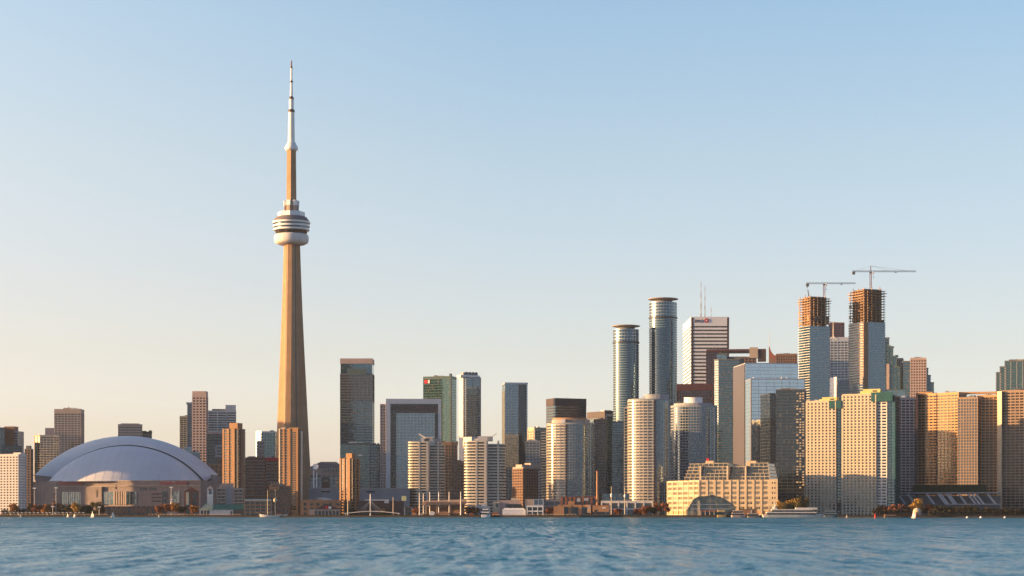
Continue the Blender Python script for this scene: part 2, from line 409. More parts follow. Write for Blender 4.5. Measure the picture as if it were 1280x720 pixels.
# lift channel glass strips set into the valleys of the shaft
for k in range(3):
    a = R(25) + math.pi/3 + k*2*math.pi/3
    d = Vector((math.cos(a), math.sin(a)))
    mb = MB(); p = Vector((-d.y, d.x))
    rows = []
    for y, L, t, rc in prof:
        c = d*(rc*.80 - .25)
        rows.append([(c.x-p.x*.7+d.x*e, c.y-p.y*.7+d.y*e, cnz(y)) for e in (0,.7)] + [(c.x+p.x*.7+d.x*e, c.y+p.y*.7+d.y*e, cnz(y)) for e in (.7,0)])
    mb.loft(rows).build('elevator_channel', dconc, cn)
def ringp(name, mat, prof, n=64, smooth=False): return MB().lathe([(r*mm, cnz(y)) for r, y in prof], n).build(name, mat, cn, smooth=smooth)
ringp('radome', white, [(11,305.8),(17,305.6),(20.5,303.6),(21.4,301.2),(21.6,297),(20.8,294),(19,293)], smooth=True)
ringp('window_band', g_warm, [(19,293.2),(20.8,288.4)])
ringp('deck_ring', paint, [(20.6,288.6),(22.4,288.4),(22.6,286.4),(20.6,286.2)])
ringp('window_band', g_dark, [(21,286.3),(21,283.9)])
ringp('deck_ring', paint, [(21,284.2),(22.9,284),(22.9,282),(21,281.8)])
ringp('window_band', g_dark, [(21.3,281.9),(21.3,279.4)])
ringp('deck_ring', paint, [(21,279.8),(23.4,279.6),(23.6,277.6),(21.5,277.4)])
ringp('pod_roof', wall('pod_roof', (.17,.15,.16)), [(21.4,277.6),(22.2,276),(19.2,272),(16.8,271)])
ringp('upper_drum', paint, [(16.6,271.2),(16.9,270.8),(16.9,265.6),(15.5,265)], 8)
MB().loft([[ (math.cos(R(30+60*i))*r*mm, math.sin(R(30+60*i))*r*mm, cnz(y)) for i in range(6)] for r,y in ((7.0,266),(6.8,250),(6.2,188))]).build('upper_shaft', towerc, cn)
for k in range(6):
    a = R(12+60*k); c = Vector((math.cos(a), math.sin(a)))*7.2*mm; w = 1.9*mm
    e = MB().box(-w,w,-w,w,cnz(265.5),cnz(257.5)).build('bracket', tan, cn, (c.x,c.y,0), a)
    MB().box(-w*1.25,w*1.25,-w*1.25,w*1.25,cnz(257.5),cnz(251)).build('microwave_cabin', paint, cn, (c.x,c.y,0), a)
ringp('upper_pod', paint, [(5.5,188.6),(7.4,188.2),(8.4,185.5),(8.0,183.6),(6.0,180.5),(5.0,178)], 32, True)
for nm, mt, pr in (('antenna_mast', paint, [(4.3,180),(3.7,140)]), ('antenna_collar', dbrown, [(4.1,140.4),(4.3,138.6),(3.2,136.8)]), ('antenna_mast', paint, [(3.0,138),(2.9,124)]),
                   ('antenna_collar', dbrown, [(3.1,124.2),(3.1,122.6),(1.8,120.6)]), ('antenna_mast', paint, [(1.75,122),(1.5,103)]), ('antenna_collar', dbrown, [(1.9,103.2),(1.9,101)]),
                   ('antenna_mast', paint, [(1.35,101.5),(1.15,85)]), ('antenna_collar', dbrown, [(1.5,85.2),(1.5,83.4)]), ('mast_tip', redbr, [(.95,84),(.6,75.6)])):
    ringp(nm, mt, pr, 20)

# ------------------------------------------------------------------ stadium
SY = 2330; sm = SY/F
st = thing('domed_stadium', 'wide stadium with a pale blue arched sliding roof and red lettering', 'stadium', (PX(158, SY), SY, G))
def sx(px): return ((px-158)*(SY-38) - (158-640)*38)/F*1.0 if False else (px-640)/F*(SY-38) - (158-640)/F*SY
def sz(py): return PZ(py, SY) - G
def arc(x0, x1, zb, zt, n, y, e=2.0):
    """flattened arch from x0 to x1"""
    c = (x0+x1)/2; a = (x1-x0)/2; h = zt - zb; r = (a*a + h*h)/(2*h); o = []
    for i in range(n+1):
        x = -a + 2*a*i/n; o.append((c + x, y, zb + math.sqrt(max(0, r*r - x*x)) - (r - h)))
    return o
n = 64
K = SY  # rows behind the front are scaled so the photo heights hold at their depth
def back(px, y): return (px-640)/F*(SY+y) - (158-640)/F*SY
def backz(py, y): return PZ(py, SY+y) - G
O = 46
rows = [arc(back(a0,y+O), back(a1,y+O), backz(zb_,y+O), backz(zt_,y+O), n, y+O) for a0,a1,zb_,zt_,y in
        ((61,256,602,556.2,10),(60,257,601.5,555.0,10.5),(52,264.5,597,550,26),(43.5,272.5,593.5,546,45),(43,273,594,545,58),(43,273,595,546.5,120),(50,266,602,585,190))]
v = [p for r_ in rows for p in r_]; f = []
for j in range(len(rows)-1):
    for i in range(n): f.append((j*(n+1)+i, j*(n+1)+i+1, (j+1)*(n+1)+i+1, (j+1)*(n+1)+i))
MB().add(v, f).build('roof_arch', membrane, st, smooth=True)
g0 = arc(back(60.5,O+10.2), back(256.5,O+10.2), backz(602,O+10.2), backz(555.7,O+10.2), n, O+10.2); g1 = arc(back(63.5,O+9.6), back(253.5,O+9.6), backz(602.3,O+9.6), backz(557.8,O+9.6), n, O+9.6)
MB().add(g0+g1, [(i, i+1, n+2+i, n+1+i) for i in range(n)]).build('roof_gap', black, st)
# quarter dome in front
yb = 9+O; a = (back(254,yb) - back(62.5,yb))/2; cx_ = (back(254,yb)+back(62.5,yb))/2; zb = sz(602); h = backz(557.5,yb) - zb; bdep = yb+36
nu, nv = 72, 20; v = []; f = []
rr = (a*a + h*h)/(2*h)
for j in range(nv+1):
    q_ = j/nv
    for i in range(nu+1):
        x = -a + 2*a*i/nu; base = math.sqrt(rr*rr - x*x) - (rr-h); edge = math.sqrt(max(0, 1-(x/a)**2))
        v.append((cx_ + x, yb - bdep*edge*q_, zb + base*(1-q_**2.1)))
for j in range(nv):
    for i in range(nu): f.append((j*(nu+1)+i, (j+1)*(nu+1)+i, (j+1)*(nu+1)+i+1, j*(nu+1)+i+1))
dome = MB().add(v, f).build('quarter_dome', membrane, st, smooth=True)
# seams of the roof panels
for i in range(4, nu-3, 4):
    mb = MB()
    for j in range(1, nv):
        p0, p1 = Vector(v[j*(nu+1)+i]), Vector(v[(j+1)*(nu+1)+i]); mb.tube(p0, p1, .12, n=4)
    mb.build('panel_seam', steel, dome)
for k_ in range(4, n-3, 5):
    mb = MB()
    for j in range(1, len(rows)-1):
        mb.tube(rows[j][k_], rows[j+1][k_], .14, n=4)
    mb.build('arch_seam', steel, st)
# walls : oblique front with splayed ends
WA = R(-19); ca_, sa_ = math.cos(WA), math.sin(WA)
def onwall(o):
    o.rotation_euler = (0,0,WA); o.scale = (1/ca_,1,1); o.location = (-38*sa_, 0, 0); return o
WL = (sx(62), sx(62)*math.tan(WA)-38*ca_+.28); WR = (sx(256), sx(256)*math.tan(WA)-38*ca_+.28)
zt = sz(601.3)
poly = [(back(40,60),60),WL,WR,(back(276,60),60),(back(276,60),230),(back(40,60),230)]
MB().prism(poly, 0, zt).build('wall', domew, st)
pl2 = [(back(44,43),43),(sx(64)+3,-30),(sx(252)-3,-30),(back(272,43),43),(back(272,43),185),(back(44,43),185)]
for s0, s1 in ((44,64),(252,272)):   # haunches under the arch's feet
    w = MB(); xo, xi = (back(s0,40), sx(s1)+2) if s0 < 100 else (sx(s0)-2, back(s1,40))
    if s0 < 100: pts = [(xo, zt), (xi, zt), (xi-2, zt+4), (back(46,91), backz(594,91)), (xo, backz(595,91))]
    else: pts = [(xo, zt), (xi, zt), (xi, backz(595,91)), (back(270,91), backz(594,91)), (xo+2, zt+4)]
    nn = len(pts); vs = [(x, 40, z) for x, z in pts] + [(x, 160, z) for x, z in pts]
    w.add(vs, [tuple(range(nn)), tuple(range(2*nn-1, nn-1, -1))] + [(i, nn+i, nn+(i+1)%nn, (i+1)%nn) for i in range(nn)])
    w.build('roof_haunch', domew, st)
yf = -38
onwall(MB().box(sx(62), sx(256), yf-1.2, yf+.5, sz(608.8), sz(607.6)).build('ledge', tan, st))
onwall(MB().box(sx(62), sx(256), yf-.8, yf+.5, sz(602.6), sz(601.2)).build('cornice', tan, st))
for x0, x1 in ((71,79.5),(80.2,88.3),(89,97.5),(127,141),(158.5,172),(205,212),(217,229),(236,240)):
    w_ = onwall(MB().box(sx(x0), sx(x1), yf-.5, yf+.3, sz(630.5), sz(615)).build('window', g_teal, st))
    k = 3
    for i in range(k+1):
        X = sx(x0) + (sx(x1)-sx(x0))*i/k; MB().box(X-.25, X+.25, yf-.75, yf-.45, sz(630.7), sz(614.8)).build('mullion', tan, w_)
for x0, x1 in ((98.5,108),(192,204.5),(58.5,63)):
    for y in (617, 621.5, 626): onwall(MB().box(sx(x0), sx(x1), yf-.4, yf+.3, sz(y+1.6), sz(y)).build('louvre', dbrown, st))
for x in (142.3,145.5,148.8,152,155.2,157.6): onwall(MB().box(sx(x)-.8, sx(x)+.8, yf-1.0, yf+.3, sz(631), sz(614.5)).build('column', tan, st))
onwall(MB().box(sx(98), sx(126.5), yf-3, yf+.3, sz(631), sz(608.8)).build('stair_tower', domew, st))
onwall(MB().box(sx(119.5), sx(121), yf-3.3, yf-2.9, sz(622), sz(613)).build('slot_window', dbrown, st))
onwall(MB().box(sx(143.2), sx(144), yf-.5, yf+.2, sz(612), sz(606.5)).build('slot_window', dbrown, st))
for x in (176,188): onwall(MB().box(sx(x), sx(x+9), yf-.45, yf+.2, sz(613.4), sz(610.4)).build('vent_louvre', dconc, st))
def sign(s, px0, px1, py0, py1):
    o = onwall(MB().box(sx(px0), sx(px1), yf-1.25, yf-.75, sz(py1), sz(py0)).build('sign_panel', domew, st))
    t = text(s, 4.7, redsign, o, (sx((px0+px1)/2), yf-1.45, sz(py1)+.75), align='CENTER')
    w = max(v.co.x for v in t.data.vertices) - min(v.co.x for v in t.data.vertices)
    for v_ in t.data.vertices: v_.co.x *= (sx(px1)-sx(px0)-1.2)/w
sign('ROGERS CENTRE', 67, 99, 601.6, 607.2); sign('ROGERS CENTRE', 203, 240, 601.6, 607.2)
# ------------------------------------------------------------------ towers, left to right
def roofbox(t, px0, px1, py0, py1, mat, d=None, dy=None, name='penthouse'):
    d = d or t.D*.6
    return plain(t, px0, px1, py0, py1, name, mat, d, (t.D-d)/2 if dy is None else dy)

# far left group
t = T('apartment_tower', 'green glass tower cut by the left edge of the photo', -14, 5, 536, 2600, th=0)
facade(t.root, t.rect(), 0, t.H, g_teal, 3.3, .9, bm=dconc, roof=(2,))
t = T('apartment_tower', 'stepped brown and grey tower behind the white slab at far left', 6, 29, 540, 2620, rf=7)
facade(t.root, t.rect(), 0, t.H, g_grey, 3.2, 1.3, bm=conc, ps=5, pw=1.2, roof=(1.2,))
plain(t, 6, 18.5, 533, 557, 'brown_wall', brown, t.D*.7, -1.2)
t = T('apartment_tower', 'low dark balcony block behind the white slab at far left', 3, 26, 557, 2400, D=20)
facade(t.root, t.rect(), 0, t.H, g_dark, 3.0, .8, .9, bm=dconc, ps=8, pw=.5, po=.8)
for px in (6,11,16,20): roofbox(t, px, px+2.2, 554.5, 557, dconc, 6)
t = T('apartment_slab', 'white apartment slab with punched windows, foremost at far left', 0.6, 32, 569, 2140, rf=9, th=28)
facade(t.root, t.rect(), 0, t.H, g_cond, 2.9, 1.5, bm=white, ps=3.4, pw=1.5, po=.3, roof=(1.3,.1))
roofbox(t, 15, 24, 565.5, 569, white); roofbox(t, 3, 9, 567.5, 569, tan)
t = T('apartment_tower', 'narrow dark brown tower squeezed against the left side of the stadium', 31.5, 41, 561, 2200, rf=3)
facade(t.root, t.rect(), 0, t.H, g_dark, 3.0, 1.2, bm=brown, ps=3, pw=.8)
roofbox(t, 32, 37, 557, 561, dconc)
t = T('condo_tower', 'gold lit glass condo with rounded right side behind the stadium', 43, 73, 545, 2500, D=30)
poly = bevelrect(t.W, t.D, 7)
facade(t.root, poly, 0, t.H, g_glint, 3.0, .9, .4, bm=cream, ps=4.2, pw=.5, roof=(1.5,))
plain(t, 56, 67, 534.5, 545, 'penthouse', pinkc, 16, 6)
plain(t, 43.4, 46.5, 553, 600, 'recess', g_dark, 4, -.5)
t = T('condo_tower', 'tall tan tower with dark right side and white crown frames left of the dome', 69, 105, 516, 2620, rf=4, th=12)
facade(t.root, t.rect(), 0, t.H, g_grey, 3.1, 1.2, .3, bm=tan, ps=4.5, pw=.9, po=.35, roof=(5,.4), rm=tan)
plain(t, 70, 86, 511.5, 514.8, 'crown_frame', tan, t.D*.8, 2); plain(t, 78.5, 88, 509.5, 515, 'penthouse', pinkc, 14, 6); plain(t, 89, 100.5, 510.6, 514.8, 'crown_frame', paint, 4, 0.5)
for px in (91.5,94,97): plain(t, px, px+1, 511.8, 513.2, 'crown_opening', dconc, .4, .2)
MB().tube((t.x(84),0,t.z(509.5)), (t.x(84.5),0,t.z(507.6)), .5).build('mast', dsteel, t.root)
t = T('office_tower', 'tan crowned tower peeking over the left half of the dome roof', 148, 177, 532, 2900, D=40)
facade(t.root, t.rect(), 0, t.H, g_grey, 3.8, 1.6, .4, bm=tan, ps=4, pw=1.2, po=.5, roof=(2.2,.6))
for i in range(7): plain(t, 151+3.4*i, 152.6+3.4*i, 529.2, 532, 'crown_fin', tan, 26, 5)
plain(t, 151, 174, 529.0, 530, 'crown_slab', tan, 27, 4)
t = T('office_block', 'dark flat roofed block peeking over the dome roof beside the tan crown', 176, 189.5, 541, 2920, D=30)
facade(t.root, t.rect(), 0, t.H, g_dark, 3.8, 1.6, bm=dbrown, roof=(2,)); plain(t, 178, 186, 539.8, 541, 'penthouse', dbrown, 12, 8)

# group right of the dome
t = T('apartment_tower', 'slim cream striped tower at the left of the cluster right of the dome', 225, 237, 521, 2700, th=0, D=24)
facade(t.root, t.rect(), 0, t.H, g_cond, 2.9, 1.3, bm=cream, ps=4, pw=.8, roof=(1.2,))
t = T('apartment_tower', 'narrow dark grey tower between the cream tower and the tall pink one', 234.5, 243, 505, 2680, D=24)
facade(t.root, t.rect(), 0, t.H, g_dark, 3.0, 1.1, bm=conc, ps=4, pw=.5, roof=(1.5,))
t = T('condo_tower', 'tall pale pink tower with square punched windows right of the dome', 241, 259.5, 489, 2560, rf=2.2, th=12)
facade(t.root, t.rect(), 0, t.H - 6.5, g_cond, 3.6, 1.7, .3, bm=pinkc, ps=3.9, pw=1.6, po=.35)
MB().prism(offset(t.rect(), .4), t.H-6.5, t.H).build('crown', pinkc, t.root)
t = T('glass_block', 'low pale blue glass block against the right shoulder of the dome', 231, 250, 560, 2480, D=20)
facade(t.root, t.rect(231,240), 0, t.H, g_sky, 3.4, .5, .1, bm=steel, roof=(1,)); facade(t.root, offset(t.rect(239.5,250), -.2), 0, t.z(566), g_blue, 3.4, .6, .1, bm=steel, roof=(1,))
t = T('apartment_slab', 'broad grey white striped slab with a pale block on its right end', 260.5, 294.5, 514, 2720, D=30)
facade(t.root, t.rect(), 0, t.H, g_cond, 3.3, 1.6, .5, bm=white, ps=12, pw=1.4, roof=(1,))
roofbox(t, 265, 282, 510.8, 514, dconc); plain(t, 281.5, 294.5, 506, 515, 'penthouse', white, 24, -.6)
t = T('office_block', 'dark glass block with a pinkish top band and orange base, behind gold condo', 258.5, 282, 542.5, 2450, D=30)
facade(t.root, t.rect(), t.z(580), t.H, g_dark, 3.6, .9, .2, bm=maroon, roof=(3,.4), rm=pinkc)
facade(t.root, offset(t.rect(), .5), 0, t.z(580), g_warm, 5.5, 1.6, .4, bm=orange, ps=5, pw=1.6)
plain(t, 269, 279.5, 556, 571.5, 'white_frame', conc, 2, -.7)
for y in (558.5, 562.5, 566.5): plain(t, 270.5, 278.5, y, y+2.4, 'window', g_dark, 1, -1.0)
def ribbed(t, ztop, strips, glassm, wallm, bandm):
    """tower made of alternate brick and window strips"""
    facade(t.root, t.rect(), 0, ztop, glassm, 2.9, 1.15, .25, bm=bandm)
    for a, b, mt, p in strips:
        MB().prism(t.rect(a, b, t.D+1.2+p, -.6-p), 0, ztop+.4).build('brick_strip', mt, t.root)
t = T('condo_tower', 'golden brown ribbed condo tower with orange penthouse right of the dome', 278.5, 306.5, 536, 2110, rf=9, th=33)
ribbed(t, t.H, [(278.5,280.6,goldbr,0),(284.5,287,goldbr,.4),(290.5,294.4,goldbr,1.2)], g_dark, goldbr, goldbr)
MB().prism([(t.W/2-.2, -t.D/2+4), (t.W/2+1.0,-t.D/2+4), (t.W/2+1.0,-t.D/2+7), (t.W/2-.2,-t.D/2+7)], 0, t.H).build('brick_strip', brown, t.root)
MB().prism([(t.W/2-.2, t.D/2-7), (t.W/2+1.0,t.D/2-7), (t.W/2+1.0,t.D/2-4), (t.W/2-.2,t.D/2-4)], 0, t.H).build('brick_strip', brown, t.root)
roofbox(t, 285.5, 295.5, 528.5, 536, goldbr, t.D*.7)
t = T('hotel_block', 'tan terraced balcony block at the foot of the golden brown condo', 271.5, 303, 610, 2025, D=18)
facade(t.root, t.rect(271.5,281.5), 0, t.H, g_dark, 3.3, 1.2, .8, bm=tan, ps=5, pw=.5, roof=(.8,))
facade(t.root, t.rect(292,303), 0, t.z(611), g_dark, 3.3, 1.2, .8, bm=tan, ps=5, pw=.5, roof=(.8,))
plain(t, 280.5, 293, 609, 634, 'stair_core', conc, 16, .8); plain(t, 276, 292, 604, 610.5, 'penthouse', tan, 12, 4); plain(t, 274, 278, 606.5, 610, 'roof_hut', tan, 5, 3)
t = T('glass_block', 'rounded glass block with pink punched wall on its left, left of concrete tower', 320.5, 350, 541, 2520, D=30)
poly = bevelrect(t.W, t.D, 6)
facade(t.root, poly, 0, t.H, g_green, 3.6, .5, .1, bm=steel, ps=3.6, pw=.4, po=.2, roof=(2,.3), rm=steel)
plain(t, 321, 330, 551, 600, 'punched_wall', pinkc, 6, -.6)
for i in range(3):
    for j in range(9): plain(t, 322+2.8*i, 323.8+2.8*i, 553+4*j, 555.6+4*j, 'window', g_dark, .5, -.8)
t = T('office_block', 'red brown banded brick midrise with a red top band, left of concrete tower', 306, 349, 576, 2160, D=34)
facade(t.root, t.rect(306,331), 0, t.z(573), g_dark, 3.4, 1.8, .35, bm=shadebr, ps=9, pw=.7, roof=(1,))
facade(t.root, offset(t.rect(331.5,349), -.4), 0, t.H, g_dark, 3.4, 1.5, .3, bm=shadebr, ps=3, pw=.5, roof=(3.4,.4), rm=redroof)
plain(t, 309, 316, 570.5, 573, 'penthouse', dconc, 10, 8); plain(t, 318, 321, 571, 573, 'vent_stack', steel, 4, 8)
t = T('condo_tower', 'gold lit ribbed condo tower standing in front of the concrete tower base', 349, 379, 536, 2050, rf=5, th=22)
ribbed(t, t.H, [(349,350.5,cwhite,.3),(354,356.2,goldbr,.3),(359.6,362.2,goldbr,.6),(362.2,364,goldbr,1.6),(371.2,373.4,goldbr,1.6)], g_dark, goldbr, goldbr)
plain(t, 362, 373.4, 534.5, 538, 'penthouse', goldbr, 12, -1.2); plain(t, 350, 356, 534, 536, 'penthouse', tan, 9, 2)
MB().prism(t.rect(364, 371.2, 2, -1.4), 0, t.H).build('brick_strip', goldbr, t.root)
for j in range(36):
    for i in range(2): plain(t, 365+3.1*i, 367+3.1*i, 540+2.72*j, 541.6+2.72*j, 'window', g_dark, .5, -1.65) if i*36+j < 72 else None
MB().prism([(t.W/2-.3,-t.D/2+3),(t.W/2+1,-t.D/2+3),(t.W/2+1,-t.D/2+7),(t.W/2-.3,-t.D/2+7)], 0, t.H-2).build('brick_strip', cwhite, t.root)
t = T('convention_hall', 'wide low hall with dark sloped roof and a round white dish', 388, 428, 582, 2520, D=60)
facade(t.root, t.rect(), 0, t.z(592), g_grey, 6, 2, .3, bm=pinkc, ps=7, pw=1)
MB().prism(offset(t.rect(),.8), t.z(592), t.z(584)).build('upper_wall', tan, t.root)
for i in range(7): plain(t, 403+3.2*i, 405.2+3.2*i, 586, 590.5, 'window', g_grey, .6, -1.1)
MB().prism(offset(t.rect(),1.4), t.z(584), t.z(577), offset(t.rect(395,426),-6)).build('sloped_roof', dconc, t.root)
t2 = T('glass_block', 'dark glass block with pale column strips right of the concrete tower', 388, 426, 596, 2300, D=30)
facade(t2.root, t2.rect(), 0, t2.H, g_blue, 4, .6, .15, bm=dsteel, ps=9, pw=.6)
plain(t2, 391.5, 392.8, 588, 616, 'column', paint, 1, -1); plain(t2, 395.2, 396.4, 590, 616, 'column', paint, 1, -1); plain(t2, 402, 412, 597, 613, 'brick_panel', dbrown, 1, -.7); plain(t2, 404, 410, 599, 603, 'window', g_dark, .5, -1)
d_ = MB().lathe([(0.1,0),(2.2,.25),(3.4,.8),(3.4,1.0),(2.1,.5),(.1,.3)], 28).build('satellite_dish', paint, t2.root); d_.location = (t2.x(394.5), -t2.D/2-1.4, t2.z(583.5)); d_.rotation_euler = (R(80),0,R(-12))
MB().box(-1,1,-1,1,0,5).build('dish_stand', dsteel, t2.root, (t2.x(394.5), -t2.D/2+1.2, t2.H))

# middle
t = T('office_tower', 'tall dark teal office slab with a pale flat cap, left of centre', 425.5, 467, 448, 2720, rf=1.6, th=5, D=34)
facade(t.root, t.rect(), 0, t.z(467), g_teal, 3.7, 1.0, .12, bm=dconc, ps=11, pw=.5, po=.25)
facade(t.root, offset(t.rect(), -.3), t.z(467), t.z(454.5), g_teal)
facade(t.root, offset(t.rect(), .15), t.z(502), t.z(467.4), g_grey, 3.7, 1.4, .2, bm=dconc, ps=5.5, pw=.4, po=.3)
MB().prism(offset(t.rect(), .25), t.z(454.5), t.H).build('crown', pinkc, t.root)
plain(t, 434, 458, 461, 468.5, 'plant_screen', verd, 2, -.9)
t = T('office_block', 'grey green glass podium wing at the foot of the tall dark teal slab', 425.5, 475, 558, 2640, D=30)
facade(t.root, t.rect(425.5,462), 0, t.z(556), g_green, 3.7, 1.1, .15, bm=conc, ps=8, pw=.4, roof=(2.6,.2), rm=verd)
facade(t.root, offset(t.rect(462.5,475), -.5), 0, t.z(556), g_teal, 3.7, .9, .15, bm=dconc, ps=4, pw=.3, roof=(1,))
for a in (438.5, 447): plain(t, a, a+5.6, 568.4, 570, 'lit_sign', paint, .6, -.5)
t = T('condo_tower', 'small golden brown ribbed condo with orange cap below the dark teal slab', 425, 447.5, 573, 2020, rf=7, th=38)
ribbed(t, t.H, [(425,426.8,goldbr,.2),(430,431.8,goldbr,.4),(435,438.6,goldbr,1.0)], g_dark, goldbr, goldbr)
for a in (3,9): MB().prism([(t.W/2-.3,-t.D/2+a),(t.W/2+.9,-t.D/2+a),(t.W/2+.9,-t.D/2+a+2.6),(t.W/2-.3,-t.D/2+a+2.6)], 0, t.H).build('brick_strip', goldbr, t.root)
roofbox(t, 431, 438.5, 566.5, 573, goldbr, t.D*.6)
t = T('office_tower', 'broad dark office block framed in pale steel around a grey glass panel', 475.5, 551.5, 506, 2500, D=40)
facade(t.root, t.rect(475.5,482), 0, t.H, g_grey, 3.8, 1.2, .3, bm=pinkc, ps=4, pw=.8, roof=(1,))
facade(t.root, t.rect(482.5,551), 0, t.z(503), g_dark, 3.8, 1.0, .2, bm=maroon, ps=8, pw=.5, po=.3)
plain(t, 482.5, 551.4, 498.5, 504.8, 'frame_beam', steel, 40, -2.4)
plain(t, 482.5, 488, 504.8, 612, 'frame_leg', steel, 6, -2.4); plain(t, 547.6, 551.4, 504.8, 612, 'frame_leg', steel, 6, -2.4)
facade(t.root, t.rect(495.5,543,3,-2.6), 0, t.z(516.5), g_mir2 if 'g_mir2' in globals() else g_sky, 3.8, .35, .08, bm=steel, ps=4.2, pw=.3, po=.12, core='glass_panel', band='transom', pier='mullion')
for y in (508.5, 512): plain(t, 489, 547, y, y+1, 'beam', maroon, 1.2, -1.2)
t = T('office_tower', 'green glass office tower with a thin fin on its right, behind steel framed block', 529, 570.5, 473, 2820, rf=7.5, th=22)
facade(t.root, t.rect(), 0, t.H, g_green, 3.8, .8, .1, bm=verd, ps=6, pw=.3, po=.15, roof=(3.5,.3), rm=verd)
MB().box(t.W/2-1.2, t.W/2+1.2, -t.D/2-1.6, -t.D/2+4, 0, t.z(467)).build('corner_fin', verd, t.root)
roofbox(t, 540, 556, 471, 473, dconc, 12)
plain(t, 530.5, 534.5, 474.4, 478.6, 'logo_panel', redsign, .5, -.6); plain(t, 535.3, 537, 474.4, 478.6, 'logo_panel', paint, .5, -.6)
t = T('condo_tower', 'slender grey glass tower with cream left edge and stepped crown', 573.5, 602, 472, 2720, lf=7, th=30)
poly = bevelrect(t.W, t.D, 2.5)
facade(t.root, poly, 0, t.H, g_blue, 3.1, 1.05, .4, bm=conc, ps=9, pw=.6, roof=(1.3,))
MB().prism([(-t.W/2-.9,-t.D/2+2),(-t.W/2+.2,-t.D/2+2),(-t.W/2+.2,t.D/2-2),(-t.W/2-.9,t.D/2-2)], 0, t.z(470)).build('side_wall', white, t.root)
roofbox(t, 577, 601, 468.5, 472, steel, t.D*.7); roofbox(t, 581, 599, 465, 468.6, conc, t.D*.5)
for px in (584,588,592,596): roofbox(t, px, px+1.6, 464.4, 467, dconc, 3, -.4+t.D*.2, 'vent_stack')
t = T('office_tower', 'slim glass tower with a black right half and pale left half', 629, 659.5, 478, 2680, lf=2.4, th=8, D=30)
facade(t.root, t.rect(631.4,648), 0, t.z(480), g_sky, 3.9, .4, .08, bm=steel, ps=4.4, pw=.3, po=.12)
facade(t.root, offset(t.rect(648.3,657.5), -.5), 0, t.z(480), g_dark, 3.9)
facade(t.root, t.rect(657.6,659.4), 0, t.z(480), g_sky, 3.9, .4, .1, bm=steel)
MB().prism([(-t.W/2-.5,-t.D/2+.8),(-t.W/2,-t.D/2+.8),(-t.W/2,t.D/2),(-t.W/2-.5,t.D/2)], 0, t.z(488)).build('side_wall', dconc, t.root)
MB().ring(t.rect(631.2,659.6), .3, -1, t.z(480.3), t.H).build('crown_frame', steel, t.root)
def bowcondo(name, label, x0, x1, xm, ytop, Y, xr):
    """twin plan condo: a lit bowed half and a set back grey half"""
    t = T(name, label, x0, x1, ytop, Y, D=26, group='twin bowed condominium towers')
    a = (t.x(xm)-t.x(x0)); n = 12
    pl = [(t.x(xm),13),(t.x(x0),13)]
    pl = [(t.x(x0)+a*(1-math.cos(R(90)*i/n)), -5-8*math.sin(R(90)*i/n)) for i in range(n+1)] + [(t.x(xm),13),(t.x(x0),13)]
    facade(t.root, pl, 0, t.H, g_cond, 3.0, 1.35, .55, bm=gloss, core='bowed_glass')
    b = t.x(x1) - t.x(xm)
    pr = [(t.x(xm)+.3,-8)] + [(t.x(xm)+b*.55+b*.45*math.sin(R(90)*i/8), -8+8*(1-math.cos(R(90)*i/8))) for i in range(9)] + [(t.x(x1),13),(t.x(xm)+.3,13)]
    facade(t.root, pr, 0, t.z(ytop+3.5), g_cond, 3.0, 1.35, .5, bm=cwhite, core='side_glass')
    for px, w in ((x0+(xm-x0)*.56, 1.1),(xm-.8,1.6),(xm+1.2,1.3),(xm+(x1-xm)*.62,1.1)):
        f = (px-x0)/(xm-x0) if px < xm else None
        y = -5-8*math.sin(math.acos(max(-1,min(1,1-f)))) if f is not None and f <= 1 else -8
        MB().box(t.x(px)-w*.8, t.x(px)+w*.8, y-1.0, y+2, 0, t.H+.3).build('pier', cwhite, t.root)
    return t
t = bowcondo('condo_tower', 'bowed white balcony condo with a crooked roof arm, left of its twin', 510.5, 555.5, 535, 552, 2085, 0)
plain(t, 526, 541, 547, 552, 'penthouse', white, 9, 6); plain(t, 530.5, 536.5, 547.8, 552, 'penthouse_window', g_dark, .4, 5.7)
mb = MB(); mb.add([(t.x(523.5),-7,t.z(541)),(t.x(523.5),5,t.z(541)),(t.x(532),5,t.z(546.2)),(t.x(532),-7,t.z(546.2)),(t.x(523.5),-7,t.z(542.3)),(t.x(523.5),5,t.z(542.3)),(t.x(532),5,t.z(547.5)),(t.x(532),-7,t.z(547.5))], [(0,3,2,1),(4,5,6,7),(0,1,5,4),(1,2,6,5),(2,3,7,6),(3,0,4,7)]); mb.build('roof_wing', white, t.root)
plain(t, 532, 543.5, 545.8, 547, 'roof_wing', white, 12, 4); plain(t, 543, 551, 547.5, 555, 'penthouse', conc, 9, 8); plain(t, 544.5, 547, 544.8, 547.6, 'roof_hut', dconc, 3, 9)
t = bowcondo('condo_tower', 'bowed white balcony condo with a plain block penthouse, right of its twin', 580.5, 632, 607.5, 551, 2010, 0)
plain(t, 597, 616, 545, 551, 'penthouse', white, 12, 5); plain(t, 593, 599, 548, 551, 'penthouse', white, 9, 6); plain(t, 609, 615, 546, 550.5, 'penthouse_panel', conc, .5, 4.6)
MB().tube((t.x(614),0,t.z(546)),(t.x(621),0,t.z(541)),.25).build('davit_arm', redbr, t.root); MB().tube((t.x(624),0,t.z(555)),(t.x(624),0,t.z(549.5)),.25).build('davit_arm', dsteel, t.root)
t = T('office_block', 'orange brick block stepping down to the right between the twin condos', 553, 591, 555.5, 2330, D=34)
for a, b, y, mt in ((553,564,555.5,orange),(564,571.5,556,brown),(571.5,580,580,brown),(580,591,588,brown)):
    facade(t.root, offset(t.rect(a,b), -.15), 0, t.z(y), g_warm, 3.7, 1.2, .3, bm=mt, ps=3.6, pw=1.2, po=.4, roof=(3,.35), rm=mt)
